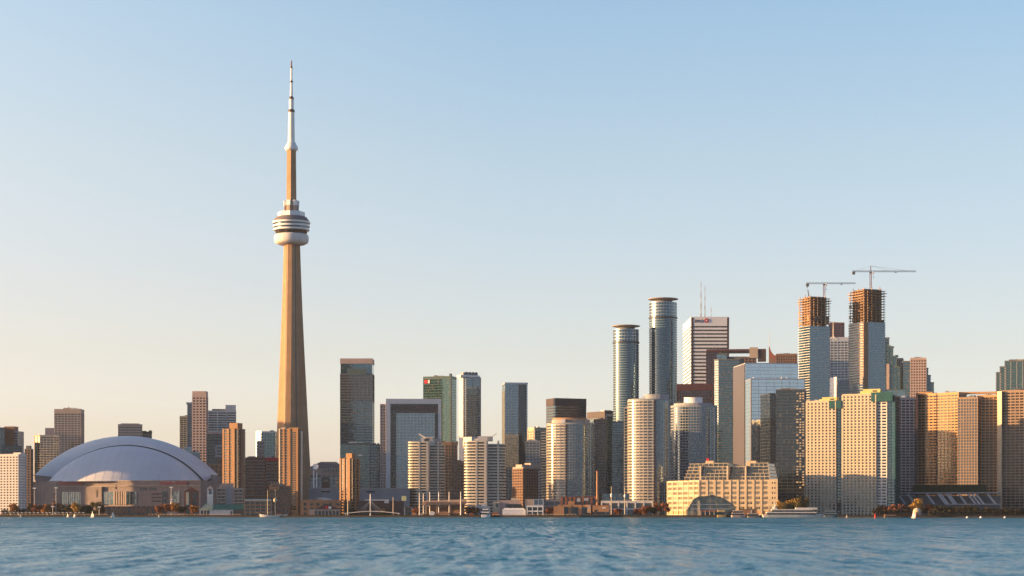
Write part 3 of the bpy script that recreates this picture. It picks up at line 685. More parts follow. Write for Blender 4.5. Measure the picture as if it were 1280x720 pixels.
t = T('condo_tower', 'white tower sliver glowing in sunlight behind the right twin condo', 579.5, 596, 551, 2480, lf=10, th=45)
facade(t.root, t.rect(), 0, t.H, g_cond, 3.0, 1.4, .3, bm=white, ps=6, pw=1.5, roof=(5,.3))
t = T('hotel_block', 'brown brick hotel block with two tan penthouses beside the right twin', 641, 680, 585.5, 2180, lf=13, th=35)
facade(t.root, t.rect(), 0, t.H, g_warm, 3.1, 1.3, .25, bm=brown, ps=3.4, pw=1.3, po=.3, roof=(1.6,.2), rm=tan)
roofbox(t, 655, 664, 580.5, 585.5, tan, 12); roofbox(t, 666, 679, 578.5, 585.5, tan, 12)
plain(t, 673, 678.5, 588, 628, 'balcony_column', white, 1, -.7)
for j in range(11): plain(t, 673.8, 677.6, 590+3.5*j, 592.2+3.5*j, 'balcony_opening', g_dark, .5, -1.1)
t = T('office_tower', 'cream tower glowing in sunlight behind the brown hotel block', 660, 684, 537.5, 2560, lf=9, th=40)
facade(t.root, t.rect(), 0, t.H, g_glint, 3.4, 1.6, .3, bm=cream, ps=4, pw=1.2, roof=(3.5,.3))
t = T('office_block', 'small dark grey block in front of the glowing cream tower', 657.5, 674.5, 552, 2480, D=20)
facade(t.root, t.rect(), 0, t.H, g_grey, 3.4, 1.2, bm=conc, ps=4, pw=.8, roof=(1.2,))
t = T('office_tower', 'blocky black banded office tower behind the round condo right of centre', 682.5, 733, 497.5, 2780, lf=11.5, th=25)
facade(t.root, t.rect(), 0, t.z(506), g_mir, 3.9, 1.5, .15, bm=dbrown, roof=None)
MB().prism(offset(t.rect(), .2), t.z(506), t.H).build('crown', dbrown, t.root)
MB().tube((0,0,t.H),(0,0,t.H+3),.3).build('mast', dsteel, t.root)
def roundcondo(label, x0, x1, ytop, Y, split):
    t = T('condo_tower', label, x0, x1, ytop, Y, th=0, D=(x1-x0)*Y/F*.8, group='round waterfront condominium towers')
    poly = oval(t.W/2, t.D/2, 72, p=2.3)
    facade(t.root, poly, 0, t.H, g_blue, 2.95, .42, .30, bm=conc, ps=2.9, pw=.26, po=.26, pm=conc, roof=(1.3,.4))
    # cream fronts on the western bays put the sun's brightness into their colour
    xs = t.x(split); arcp = [p for p in oval(t.W/2+.25, t.D/2+.25, 144, p=2.3) if p[0] < xs and p[1] < t.D*.3]
    arcp.sort(key=lambda p: math.atan2(p[1], p[0]-t.W*.3) % (2*math.pi))
    west = arcp + [(xs, -t.D*.18), (-t.W*.38, t.D*.25)]
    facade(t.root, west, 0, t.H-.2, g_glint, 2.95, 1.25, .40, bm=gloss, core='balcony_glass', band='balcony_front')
    k = 0; first = None
    for i in range(0, len(arcp), 4):
        p = arcp[i]; q = arcp[min(i+1, len(arcp)-1)] if i+1 < len(arcp) else arcp[i-1]
        o = MB().box(-.28,.28,-.28,.28,0,t.H).build('balcony_fin', cwhite, t.root, (p[0]*1.012, p[1]*1.015, 0))
    MB().box(xs-.2, xs+1.3, -t.D/2-.3, -t.D*.2, 0, t.H-.1).build('recess', dbrown, t.root)
    return t
t = roundcondo('round glass condo with an orange topped penthouse, left of the brick chimney', 683.5, 743.5, 530, 2050, 707.5)
MB().prism(oval(t.W*.40, t.D*.38, 32, p=2.6), t.H, t.z(524)).build('penthouse', pinkc, t.root); MB().prism(oval(t.W*.36, t.D*.34, 32, -1), t.z(524), t.z(521.6)).build('penthouse_roof', orange, t.root)
plain(t, 702, 706.5, 523.5, 530, 'penthouse_wall', paint, 2, 3); plain(t, 708, 735, 525, 529.4, 'penthouse_window', g_grey, 2, 3.5)
wing = [(-t.W/2-4,-1),(-t.W/2+8,-1),(-t.W/2+8,10),(-t.W/2-4,10)]
t = T('condo_tower', 'dark balcony wing on the left flank of the round condo', 677, 688, 540, 2078, D=16)
facade(t.root, t.rect(), 0, t.H, g_dark, 2.95, 1.0, .8, bm=conc)
t = T('office_tower', 'thin dark brown tower sliver right of the round condo and chimney', 742.5, 758, 525.5, 2420, D=24)
facade(t.root, t.rect(), 0, t.H, g_dark, 3.4, 1.0, .2, bm=dbrown, ps=4, pw=.6, roof=(1.5,))
t = T('office_tower', 'dark mirrored office tower with pale three letter roof sign', 748, 786, 515, 2520, lf=8, th=35, D=40)
facade(t.root, t.rect(), 0, t.H, g_mir, 3.9, .5, .08, bm=dsteel, roof=(1.2,.2), rm=dbrown)
MB().prism(offset(t.rect(), .25), t.z(522), t.H+.2).build('crown', dbrown, t.root)
o = text('pwc', 7.2, paint, t.root, (t.x(756.6), -t.D/2-.6, t.z(520.6)))
def roundtower(label, x0, x1, ytop, Y, ycap, clip):
    t = T('condo_tower', label, x0, x1, ytop, Y, th=0, D=(x1-x0)*Y/F*.9, group='pair of round glass towers with disc roofs')
    poly = oval(t.W/2, t.D/2, 48)
    zc = t.z(clip)
    facade(t.root, poly, 0, zc, g_round, 3.05, .7, .5, bm=bluepan)
    facade(t.root, offset(poly, -.1), zc, t.H, g_round, 4.2, .6, .2, bm=steel, ps=3.6, pw=.3, po=.2, core='crown_glass', band='crown_band', pier='crown_fin')
    MB().ring(poly, .9, -1, zc-1.2, zc+.4).build('crown_ledge', dbrown, t.root)
    MB().prism(oval(t.W*.34, t.D*.34, 24), t.H, t.H+4).build('roof_drum', dconc, t.root)
    MB().lathe([(.2,0),(t.W*.30,.2),(t.W*.55,1.9),(t.W*.555,2.6),(t.W*.5,3.0),(.2,3.2)], 48).build('disc_roof', tan, t.root, (0,0,t.H+2.2))
    return t
t = roundtower('shorter of the two round glass towers with disc roofs', 766.5, 798.5, 411, 2460, 406, 427)
t2 = T('condo_tower', 'dark teal glass wing at the foot of the shorter round tower', 765, 782, 528, 2440, D=16)
facade(t2.root, t2.rect(), 0, t2.H, g_teal, 3.05, .7, .5, bm=dconc, roof=(1,))
t = roundtower('taller of the two round glass towers with disc roofs', 811.5, 846, 377, 2470, 372, 396)
t = roundcondo('tall round white condo with a bright sunlit stripe, right of chimney', 785, 838, 500, 1990, 818)
MB().prism(oval(t.W*.30, t.D*.38, 32, 7, p=2.6), t.H, t.z(492.5)).build('penthouse', conc, t.root); plain(t, 803.5, 809, 494, 501, 'penthouse_wall', paint, 8, 8)
t = T('condo_tower', 'low shoulder wing on the left flank of the tall round condo', 780.5, 792, 510, 2020, D=22)
facade(t.root, t.rect(), 0, t.H, g_cond, 2.95, .9, .6, bm=conc, ps=3, pw=.4, roof=(1,))
# bank tower with masts
t = T('office_tower', 'white striped bank tower with red roundel sign and two tall roof masts', 853, 911, 396, 2960, lf=11, th=6)
facade(t.root, t.rect(), 0, t.z(405), g_warm, 5.4, 3.0, .3, bm=paint, edges=None)
MB().prism(offset(t.rect(), .3), t.z(405.3), t.H).build('crown', paint, t.root)
for px0, px1 in ((864,866.8),(908.6,911)): plain(t, px0, px1, 397, 640, 'dark_corner', dbrown, 3, -.5)
o = text('BMO', 6.4, maroon, t.root, (t.x(868.2), -t.D/2-.6, t.z(403.2)), depth=.4)
lg = MB().lathe([(3.3,0),(3.3,.5)], 28).build('roundel', redsign, t.root, (t.x(883), -t.D/2-.35, t.z(400.6))); lg.rotation_euler = (R(90),0,0)
l2 = MB().lathe([(1.3,0),(1.3,.2)], 20).build('roundel_bar', paint, lg, (0,0,.45))
roofbox(t, 866, 906, 393.6, 396, dconc, t.D*.5)
def mast(px, y0, y1, w, name='mast', bands=5):
    dz = (t.z(y1)-t.z(y0))/bands
    for i in range(bands): MB().tube((t.x(px),0,t.z(y0)+dz*i),(t.x(px),0,t.z(y0)+dz*(i+1)), w*(1-.09*i), w*(1-.09*(i+1)), 8).build(name, brown if i % 2 == 0 else conc, t.root)
mast(881.5, 394, 346, .85, bands=7); mast(886.5, 394, 352, .7, bands=7); mast(894.5, 394, 379, .4, bands=3)
t = T('office_tower', 'dark brown flat topped tower in front of the white bank tower', 883, 957, 439, 2780, D=40)
facade(t.root, t.rect(883,899), 0, t.z(440), g_dark, 3.7, 1.3, .2, bm=maroon, ps=3, pw=.6, roof=(2,.2), rm=maroon)
facade(t.root, offset(t.rect(899,945),-.3), 0, t.z(447), g_warm, 3.7, 1.3, .2, bm=brown, ps=5, pw=1, roof=(.8,.2), rm=maroon)
plain(t, 883, 957, 436.8, 439.4, 'roof_slab', maroon, 42, -1.2); plain(t, 936.5, 946.8, 434.8, 448, 'pale_core', tan, 12, -2.2); plain(t, 947, 957, 437.4, 452, 'penthouse', dbrown, 14, -1)
t = T('office_block', 'dark maroon office block with glass base between the round towers', 845.5, 890, 480, 2640, D=40)
facade(t.root, t.rect(), 0, t.z(488), g_dark, 3.7, 1.1, .2, bm=maroon, ps=4, pw=.6)
MB().prism(offset(t.rect(), .3), t.z(488), t.H).build('crown', maroon, t.root)
t = T('condo_tower', 'dark teal balcony tower with a pale glass crown box', 893, 929, 450, 2420, D=30)
poly = bevelrect(t.W, t.D, 5)
facade(t.root, poly, 0, t.H, g_teal, 3.05, .75, .7, bm=dconc, roof=(1,))
facade(t.root, t.rect(896,908.5,16,3), t.H, t.z(443), g_sky, 4, .4, .1, bm=verd, roof=(.8,.1), core='crown_glass'); plain(t, 908.5, 926, 445.5, 450, 'penthouse', dconc, 14, 5)
t = T('condo_tower', 'round grey condo with white drum penthouse and blinding sun glints', 838, 896, 508, 2085, th=0, D=36)
poly = oval(t.W/2, t.D/2, 48, p=2.4)
facade(t.root, poly, 0, t.H, g_blue, 2.95, .8, .45, bm=conc, ps=2.9, pw=.4, po=.35, roof=(1.3,.4))
MB().prism(oval(t.W*.20, t.D*.22, 28, -.5), t.H, t.z(496)).build('penthouse', paint, t.root); MB().prism(oval(t.W*.42, t.D*.4, 28, -.5), t.H, t.z(503.5)).build('penthouse', conc, t.root)
for px in (846,849): MB().box(t.x(px)-1, t.x(px)+1, -6,-4, t.H, t.z(501)).build('vent_stack', dconc, t.root)
# mirrored offices
t = T('office_tower', 'tall pale blue mirrored office block with side glass coloured sun pink', 916, 997, 454.5, 2300, lf=15.5, th=13)
facade(t.root, t.rect(), 0, t.H, g_wp, 4.0, .35, .06, bm=steel, ps=9, pw=.25, po=.1, roof=(.9,.15), rm=steel)
MB().prism([(-t.W/2-.7,-t.D/2+1.5),(-t.W/2-.1,-t.D/2+1.5),(-t.W/2-.1,t.D/2),(-t.W/2-.7,t.D/2)], 0, t.H-.5).build('side_wall', wall('sun_pink_glass', (.095,.08,.085), .3, .05, spec=.6), t.root)  # side glass given the sun's pink as its own colour
t = T('office_tower', 'lower mirrored office block standing in front of its taller pale blue neighbour', 932.5, 1005.5, 474, 2235, lf=6, th=10, D=38)
facade(t.root, t.rect(), 0, t.H, g_wp, 4.0, .3, .06, bm=dsteel, ps=9, pw=.22, po=.1, roof=(.9,.15), rm=steel)
MB().box(-t.W/2-.4, -t.W/2+.9, -t.D/2-.3, -t.D/2+1, 0, t.H+.3).build('corner_post', tan, t.root)
for px in (943, 978, 984): MB().box(t.x(px)-.6, t.x(px)+.6, -14,-12, t.H, t.H+2.6).build('vent_stack', paint, t.root)
t = T('office_tower', 'dark mirrored tower with modelled warm reflections down its right edge', 970, 1005.5, 488, 2185, D=26, th=-4)
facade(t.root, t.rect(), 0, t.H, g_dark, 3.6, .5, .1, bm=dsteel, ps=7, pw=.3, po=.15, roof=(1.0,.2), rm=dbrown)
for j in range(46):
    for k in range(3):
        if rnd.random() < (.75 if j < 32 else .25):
            X = t.W/2-1.6-3.2*k; z0 = t.H-4.2-2.9*j; MB().box(X-rnd.uniform(.7,1.3), X+1.0, -t.D/2-1.0, -t.D/2, z0, z0+rnd.uniform(1.0,1.7)).build('balcony', cream, t.root)  # cream blocks stand in for warm window reflections
t = T('office_tower', 'brown tower with a sweeping curved gable and needle spire on its left', 961, 996, 444, 2920, D=30)
facade(t.root, t.rect(970,996), 0, t.H, g_warm, 3.8, 1.6, .3, bm=brown, ps=3.6, pw=1.4, roof=(2,.4))
mb = MB(); pr = [(961,448)] + [(961 + 10*(i/10)**1.0, 432 + 13*(1-(1-i/10)**2.2)) for i in range(11)] + [(971,448)]
vs = [(t.x(a), -t.D/2-.8, t.z(y)) for a, y in pr] + [(t.x(a), -t.D/2+14, t.z(y)) for a, y in pr]; k = len(pr)
mb.add(vs, [tuple(range(k)), tuple(range(2*k-1,k-1,-1))] + [(i,k+i,k+(i+1)%k,(i+1)%k) for i in range(k)]).build('curved_gable', redbr, t.root)
plain(t, 961, 971, 447.8, 640, 'brown_wall', brown, 15, -.7)
MB().tube((t.x(962),0,t.z(447)),(t.x(962),0,t.z(412)),.7,.25,8).build('spire', steel, t.root)
# ------------------------------------------------------------------ towers under construction
def building_site(label, x0, x1, ytop, yglass, Y, lf, glassleft):
    t = T('unfinished_tower', label, x0, x1, ytop, Y, lf=lf, th=33, group='pair of towers under construction')
    poly = t.rect(); zg = t.z(yglass); zt = t.H
    # finished part
    facade(t.root, poly, 0, zg, g_blue, 3.1, .55, .75, bm=white, core='glass_wall', band='balcony_slab')
    # bare frame: slabs, columns and core
    n = int(round((zt-zg)/3.1)); st = (zt-zg)/n
    sl = None; pts = []
    for p, q in zip(poly, poly[1:]+poly[:1]):
        k = max(2, int(round((Vector(q)-Vector(p)).length/6.2)))
        pts += [Vector(p)+(Vector(q)-Vector(p))*i/k for i in range(k)]
    MB().prism(offset(poly,-3.6), zg, zt+2).build('lift_core', brown, t.root)
    for i in range(n+1):
        if sl is None: sl = MB().prism(offset(poly, .8), -.34, 0).build('floor_slab', rust, t.root, (0,0,zg+st*i))
        else: dupe(sl, (0,0,zg+st*i))
    c0 = None
    for p in pts:
        p = p*.94
        if c0 is None: c0 = MB().box(-.36,.36,-.36,.36,zg,zt).build('column', rust, t.root, (p.x,p.y,0))
        else: dupe(c0, (p.x,p.y,0))
    # windbreak panels and hoarding left on some bays
    for i in range(26):
        k = rnd.randrange(len(pts)); p = pts[k]; j = rnd.randrange(0, n)
        side = 0 if abs(p.y + t.D/2) < .1 else 1
        z0 = zg+st*j; w = rnd.uniform(2.5,5.5)
        if side == 0: MB().box(p.x, min(p.x+w, t.W/2), -t.D/2-.2, -t.D/2+.1, z0, z0+st-.5).build('hoarding', orange if rnd.random() < .6 else dbrown, t.root)
        elif p.x < 0: MB().box(-t.W/2-.1, -t.W/2+.2, max(p.y-w, -t.D/2), p.y, z0, z0+st-.5).build('hoarding', orange, t.root)
    # table forms round the top
    for j in (1, 2):
        MB().ring(poly, 1.9 if j == 1 else 1.3, -.8, zt-j*st-.3, zt-j*st+.25).build('formwork_deck', rust, t.root)
    for p in pts[::2]:
        MB().box(-.35,.35,-.35,.35,0,rnd.uniform(2.5,5)).build('column_form', rust, t.root, (p.x*.92,p.y*.92,zt))
    # hoist strip
    return t
tl = building_site('shorter unfinished tower with rusty bare top floors and flat crane', 998.5, 1037, 372, 407, 2380, 14, 0)
tr = building_site('taller unfinished tower with rusty bare top floors under a hammerhead crane', 1061.5, 1106, 362.5, 402, 2380, 18, 0)
for t in (tr,):      # unglazed side running down its left face
    for i in range(24):
        z0 = t.z(402) - 3.1*(i+1)
        MB().box(-t.W/2-1.0, -t.W/2-.2, -t.D/2, t.D/2, z0, z0+1.2).build('side_slab', rust, t.root)
    MB().box(-t.W/2-.4, -t.W/2+6, -t.D/2-.9, -t.D/2-.2, 0, t.z(402)).build('hoist_strip', orange, t.root)
def crane(label, px, Y, y0, y1, jl, jr, yapex, flat):
    m = Y/F; x = PX(px, Y)
    r = thing('tower_crane', label, 'crane', (x, Y+14, PZ(y0, Y)), 0, 'tower cranes')
    zt = (y0-y1)*m; w = 1.0
    mb = MB()
    for a, b in ((-w,-w),(w,-w),(w,w),(-w,w)): mb.tube((a,b,0),(a,b,zt),.24,n=4)
    k = int(zt/3)
    for i in range(k):
        z0, z1 = zt*i/k, zt*(i+1)/k
        for (a,b),(c,d) in (((-w,-w),(w,-w)),((w,-w),(w,w)),((w,w),(-w,w)),((-w,w),(-w,-w))): mb.tube((a,b,z0),(c,d,z1),.14,n=4)
    mb.build('mast', redbr, r)
    MB().box(-1.4,1.4,-1.4,1.4,zt-.4,zt+1.4).build('slewing_ring', dsteel, r); MB().box(1.4,3.2,-2.2,-.4,zt-1.2,zt+1.4).build('cab', paint, r)
    L0, L1 = (jl-px)*m, (jr-px)*m
    def lattice(a, b, name, mat):
        mb = MB(); h = 1.5; k = max(4, int(abs(b-a)/2.2)); zz = zt+1.4
        mb.tube((a,-.7,zz),(b,-.7,zz),.22,n=4); mb.tube((a,.7,zz),(b,.7,zz),.22,n=4); mb.tube((a,0,zz+h),(b,0,zz+h),.22,n=4)
        for i in range(k):
            x0, x1 = a+(b-a)*i/k, a+(b-a)*(i+1)/k; xm = (x0+x1)/2
            for s in (-.7,.7): mb.tube((x0,s,zz),(xm,0,zz+h),.11,n=4); mb.tube((xm,0,zz+h),(x1,s,zz),.11,n=4)
        mb.build(name, mat, r)
    lattice(0, L1, 'jib', dsteel); lattice(L0, 0, 'counter_jib', dsteel)
    MB().box(L0-.2, L0+3.2, -1.2, 1.2, zt-1.8, zt+1.8).build('counterweight', dconc, r)
    xt = L1*.55; MB().box(xt-1,xt+1,-.8,.8,zt+.3,zt+1.1).build('trolley', dsteel, r); MB().tube((xt*.12,0,zt+1),(xt*.12,0,zt-5),.12,n=4).build('hoist_rope', black, r); MB().box(xt*.12-.4,xt*.12+.4,-.4,.4,zt-6,zt-5).build('hook_block', dsteel, r)
    if not flat:
        za = (y0-yapex)*m
        mb = MB(); mb.tube((-.8,0,zt+1.4),(0,0,za),.3,n=4).tube((.8,0,zt+1.4),(0,0,za),.3,n=4); mb.build('apex_frame', redbr, r)
        mb = MB(); mb.tube((0,0,za),(L0+2,0,zt+2),.12,n=4).tube((0,0,za),(L1*.4,0,zt+2.8),.12,n=4).tube((0,0,za),(L1*.8,0,zt+2.8),.12,n=4); mb.build('tie_bar', dsteel, r)
    else:
        MB().tube((L0*.95,0,zt+1.4),(L0*.95,0,zt-4),.5,n=5).build('winch', dsteel, r)
    return r
crane('flat topped tower crane over the shorter unfinished tower', 1032.5, 2385, 372, 354.5, 1010, 1072, 350, True)
crane('hammerhead tower crane with red mast over the taller unfinished tower', 1091, 2385, 362, 339.5, 1068, 1148, 330.5, False)
luf = thing('luffing_boom', 'short dark boom leaning above the shorter unfinished tower', 'crane', (PX(1012.5,2385), 2392, PZ(372,2385)))
MB().tube((0,0,0),(-1.6,0,10.5),.7,.5,6).build('boom', dsteel, luf); MB().box(-1.5,1.5,-1.5,1.5,0,1.6).build('boom_base', dsteel, luf)

# behind them
t = T('office_tower', 'dark brown tower top between the two unfinished towers', 1037, 1055, 405, 2960, D=30)
facade(t.root, t.rect(), 0, t.H, g_dark, 3.8, 1.6, .2, bm=maroon, ps=4, pw=1, roof=(2,.3))
MB().tube((t.x(1042),0,t.H),(t.x(1042),0,t.H+4),.5).build('mast', dsteel, t.root)
t = T('office_tower', 'pale grey glass tower with a small gable between the unfinished towers', 1038, 1064, 426, 2820, D=36)
facade(t.root, t.rect(), 0, t.H, g_grey, 3.8, 1.4, .15, bm=steel, ps=5, pw=.9, po=.3, pm=steel, roof=(5,.2), rm=steel)
mb = MB(); pr = [(1036,424.5),(1041.5,420),(1047,424.5),(1045.6,424.8),(1041.5,421.6),(1037.4,424.8)]; k = len(pr)
mb.add([(t.x(a),-t.D/2-.8,t.z(y)) for a,y in pr]+[(t.x(a),-t.D/2+8,t.z(y)) for a,y in pr], [(0,1,4,5),(1,2,3,4),(k+1,k,k+5,k+4),(k+2,k+1,k+4,k+3)]+[(i,k+i,k+(i+1)%k,(i+1)%k) for i in range(k)]).build('gable', white, t.root)
MB().tube((t.x(1041.5),-t.D/2,t.z(424)),(t.x(1041.5),-t.D/2,t.z(403)),.7,.4).build('mast', white, t.root)
t = T('office_tower', 'teal glass tower descending in steps to the right of unfinished towers', 1104, 1130, 440, 2740, D=40)
for i, (a, b, y) in enumerate(((1102,1111,423),(1110.5,1116,434),(1115.5,1120.5,446),(1120,1124.5,459))):
    facade(t.root, t.rect(a, b, 26+4*i, -.9*i), 0, t.z(y), g_teal, 3.8, 1.0, .2, bm=verd, ps=4.5, pw=.5, roof=(1.2,.2), rm=verd)
facade(t.root, t.rect(1120,1128.5,10,6), 0, t.z(448.5), g_warm, 3.8, 1.6, .2, bm=pinkc, ps=3.5, pw=1.4, roof=(1.2,.2)); plain(t, 1108, 1111.5, 455, 500, 'pink_strip', pinkc, 2, -2.2)
t = T('office_tower', 'pink granite stepped tower with teal glass corners on the right skyline', 1128, 1167, 453, 2700, D=40)
facade(t.root, t.rect(1138,1157,20,-1), 0, t.z(449), g_warm, 3.8, 1.7, .3, bm=pinkc, ps=3.6, pw=1.5, po=.4, roof=(1.6,.3), rm=pinkc)
facade(t.root, t.rect(1129,1138.5,30,2), 0, t.z(452), g_teal, 3.8, .9, .2, bm=dconc, roof=(1,))
for a, b, y in ((1156.5,1159.5,461),(1159.2,1162.5,470),(1162.2,1166.5,479)): facade(t.root, t.rect(a, b, 24, 1), 0, t.z(y), g_teal, 3.8, .9, .3, bm=verd, roof=(1,))
plain(t, 1141, 1154, 447.6, 449.5, 'penthouse', pinkc, 10, 4)
t = T('office_block', 'low blue glass office block with dark square logo, below taller unfinished tower', 1080, 1131, 471, 2560, D=30)
facade(t.root, t.rect(1080,1106.5), 0, t.H, g_sky, 4, .4, .08, bm=verd, ps=8, pw=.3, po=.1, roof=(.8,.1))
facade(t.root, offset(t.rect(1106,1131), -.4), 0, t.z(488), g_sky, 4, .5, .08, bm=verd, roof=(1,.1))
plain(t, 1098.5, 1104, 474.5, 482, 'logo_panel', maroon, .5, -.5); plain(t, 1100, 1102.5, 476, 480, 'logo_mark', paint, .2, -.65)
t = T('office_block', 'long grey brown block with white left end below the shorter unfinished tower', 1038, 1082, 480, 2480, lf=9, th=30, D=30)
facade(t.root, t.rect(), 0, t.H, g_grey, 4, 1.9, .2, bm=conc, roof=(5,.4), rm=conc)
MB().box(-t.W/2-.8, -t.W/2, -t.D/2+1, t.D/2, 0, t.z(471)).build('end_wall', paint, t.root)
mb = MB(); pr = [(1048,481),(1062,476),(1081,471),(1081,482)]; k = 4
mb.add([(t.x(a),-t.D/2-.5,t.z(y)) for a,y in pr]+[(t.x(a),t.D/2,t.z(y)) for a,y in pr], [(3,2,1,0),(4,5,6,7)]+[(i,(i+1)%4,4+(i+1)%4,4+i) for i in range(4)]).build('sloped_roof', conc, t.root)
# yellow harbour condos
def yellowcondo(label, x0, xa, xb, x1, ytop, Y, yp, pp):
    t = T('condo_tower', label, x0, x1, ytop, Y, D=26, th=-13, group='yellow topped waterfront condo towers')
    pl = t.rect(x0, xa); zt = t.H
    facade(t.root, pl, 0, zt, g_dark, 2.95, 1.35, .3, bm=cream, ps=3.75, pw=1.9, po=.45, pm=cream, roof=(1,.4), rm=cream, core='glass_wall')
    if xb > xa: facade(t.root, offset(t.rect(xa+.2, xb, 24, 1.5), -.1), 0, t.z(ytop+5), g_cond, 2.95, 1.2, .4, bm=white, ps=4.5, pw=1.2, roof=(1,), core='grey_bay')
    facade(t.root, offset(t.rect(xb+.2, x1, 22, 3), -.1), 0, t.z(ytop+3), g_teal, 2.95, .7, .25, bm=teal, ps=3.2, pw=.5, roof=(1.5,), rm=teal, core='teal_bay')
    a, b = pp
    o = plain(t, a, b, yp, ytop+6, 'penthouse', yellowp, 11, 1.2)
    plain(t, a+(b-a)*.55, a+(b-a)*.80, yp+1.8, yp+3.4, 'penthouse_vent', dbrown, .4, .95)
    plain(t, a-4, a, yp+2.4, ytop+4, 'penthouse', yellowp, 9, 3)
    plain(t, (a+b)/2, x1-2, yp+4.5, ytop+9, 'teal_parapet', teal, 2, -.9)
    return t
yellowcondo('shorter yellow topped condo left of the ferry landing trees', 1008.5, 1044, 1044.2, 1053, 502.5, 1966, 497, (1027,1045))
yellowcondo('taller yellow topped condo with teal glass right side', 1053.2, 1094, 1107, 1116.5, 494, 1953, 487, (1078,1099))
# curved harbour slab
t = T('apartment_slab', 'huge concave apartment slab glowing orange in low sun at right', 1116, 1285, 493, 2030, D=30, th=0)
g_slab = glass('slab_glass', (.012,.011,.010), 1.4, .12, (2.2,2.2,2.95), .01, .12, (.09,.07,.05))
def slabpart(px0, px1, y0, y1, ytop, mat, ps, bands, gl=g_slab, nm='wing'):
    a, b = t.x(px0), t.x(px1); d = math.hypot(b-a, y1-y0); dx, dy = (b-a)/d, (y1-y0)/d; nx, ny = -dy, dx
    pl = [(a,y0),(b,y1),(b+nx*16,y1+ny*16),(a+nx*16,y0+ny*16)]
    w = bpy.data.objects.new(nm, None)
    zt = t.z(ytop)
    facade(t.root, pl, 0, zt, gl, 2.95, bands, .35, bm=mat, ps=ps, pw=.8, po=.42, pm=mat, core=nm + '_glass', edges=(0,), roof=(1.2,.5), rm=mat)
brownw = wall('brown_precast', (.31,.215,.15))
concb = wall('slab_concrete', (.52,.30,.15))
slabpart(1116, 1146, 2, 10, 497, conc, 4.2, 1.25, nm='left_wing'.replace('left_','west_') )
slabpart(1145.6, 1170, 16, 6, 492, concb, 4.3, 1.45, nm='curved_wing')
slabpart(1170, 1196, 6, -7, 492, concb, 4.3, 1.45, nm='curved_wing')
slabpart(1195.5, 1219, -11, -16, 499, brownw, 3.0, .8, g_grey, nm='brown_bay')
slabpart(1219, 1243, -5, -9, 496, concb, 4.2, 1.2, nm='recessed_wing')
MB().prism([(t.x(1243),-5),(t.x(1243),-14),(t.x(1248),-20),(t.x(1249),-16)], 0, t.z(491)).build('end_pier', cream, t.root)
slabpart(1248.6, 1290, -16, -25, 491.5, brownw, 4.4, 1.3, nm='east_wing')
for px in (1127, 1138, 1225, 1233): MB().box(t.x(px)-.7,t.x(px)+.7,-12,8,t.z(640),t.z(497)).build('party_wall', conc, t.root) if False else None
plain(t, 1143.5, 1146, 490, 640, 'party_wall', dbrown, 12, 22); plain(t, 1169, 1170.6, 491, 640, 'dark_joint', dbrown, 3, 20.5)
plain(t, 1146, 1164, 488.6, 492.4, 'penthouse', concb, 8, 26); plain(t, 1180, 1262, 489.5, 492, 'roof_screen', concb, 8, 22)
# podium with slanted struts
t = T('terraced_podium', 'low dark podium with slanting concrete struts below the orange slab', 1112, 1247, 617, 1954, D=20, th=0)
MB().prism(t.rect(None,None,24,10), 0, t.z(620)).build('wall', dconc, t.root); plain(t, 1118, 1246, 615.6, 617.4, 'edge_beam', conc, 4, 4)
MB().prism(t.rect(None,None,30,4), t.z(617.4), t.z(616.6)).build('terrace_slab', dconc, t.root)
for px in (1122,1134,1157,1171,1174,1181,1184,1196,1207,1212,1217,1231):
    a = t.x(px); mb = MB(); z1 = t.z(617); z0 = t.z(630); w = 1.1
    mb.add([(a-w,-t.D/2+5,z1),(a+w,-t.D/2+5,z1),(a+w,-t.D/2+7,z1),(a-w,-t.D/2+7,z1),(a+7.5-w,-t.D/2-2,z0),(a+7.5+w,-t.D/2-2,z0),(a+7.5+w,-t.D/2,z0),(a+7.5-w,-t.D/2,z0)], [(0,1,2,3),(7,6,5,4),(0,4,5,1),(1,5,6,2),(2,6,7,3),(3,7,4,0)]); mb.build('slanting_strut', conc, t.root)
plain(t, 1180, 1247, 629.8, 631, 'lower_beam', conc, 3, -2); plain(t, 1140, 1230, 606, 616.5, 'hedge_terrace', leafm('terrace_ivy', (.012,.02,.01), (.03,.04,.018)), 12, 16)
t = T('condo_tower', 'dark green glass tower with stepped left edge at the right frame edge', 1253, 1292, 450, 2360, D=34)
for a, b, y in ((1256,1292,452),(1250,1257,459),(1245.5,1251,466)): facade(t.root, t.rect(a,b,22,1), 0, t.z(y), g_green, 3.05, .7, .6, bm=dconc, ps=7, pw=.9, pm=conc, roof=(1.2,.3), rm=dconc)
plain(t, 1261, 1290, 449, 452.4, 'penthouse', dconc, 12, 6)
# ---- terminal warehouse
QY = 1905
t = T('terminal_warehouse', 'long orange lit terminal warehouse with set back glass terraces on top', 874, 971, 601, QY, th=-10, D=62)
Cw = (PX(834.5, QY+72), QY+72); cs_, sn_ = math.cos(t.yaw), math.sin(t.yaw); vx, vy = Cw[0]-t.cx, Cw[1]-t.cy
Cl = (vx*cs_ + vy*sn_, -vx*sn_ + vy*cs_)
pl = [(-t.W/2,-t.D/2),(t.W/2,-t.D/2),(t.W/2-19,t.D/2),Cl]; zt = t.H
MB().prism(offset(pl,-.5), 0, zt-.3).build('wall', concb, t.root)
buff = wall('buff_terminal_wall', (.49,.395,.275))
rows = 7; rh = zt/rows
for j in range(rows+1):
    z = rh*j; MB().ring(pl, .02, -.8, max(0,z-.9), min(zt+.8, z+ (1.1 if j < rows else .8))).build('floor_band', buff, t.root)
fx0, fx1 = -t.W/2, t.W/2; nb = 9; bw = t.W*.89/nb
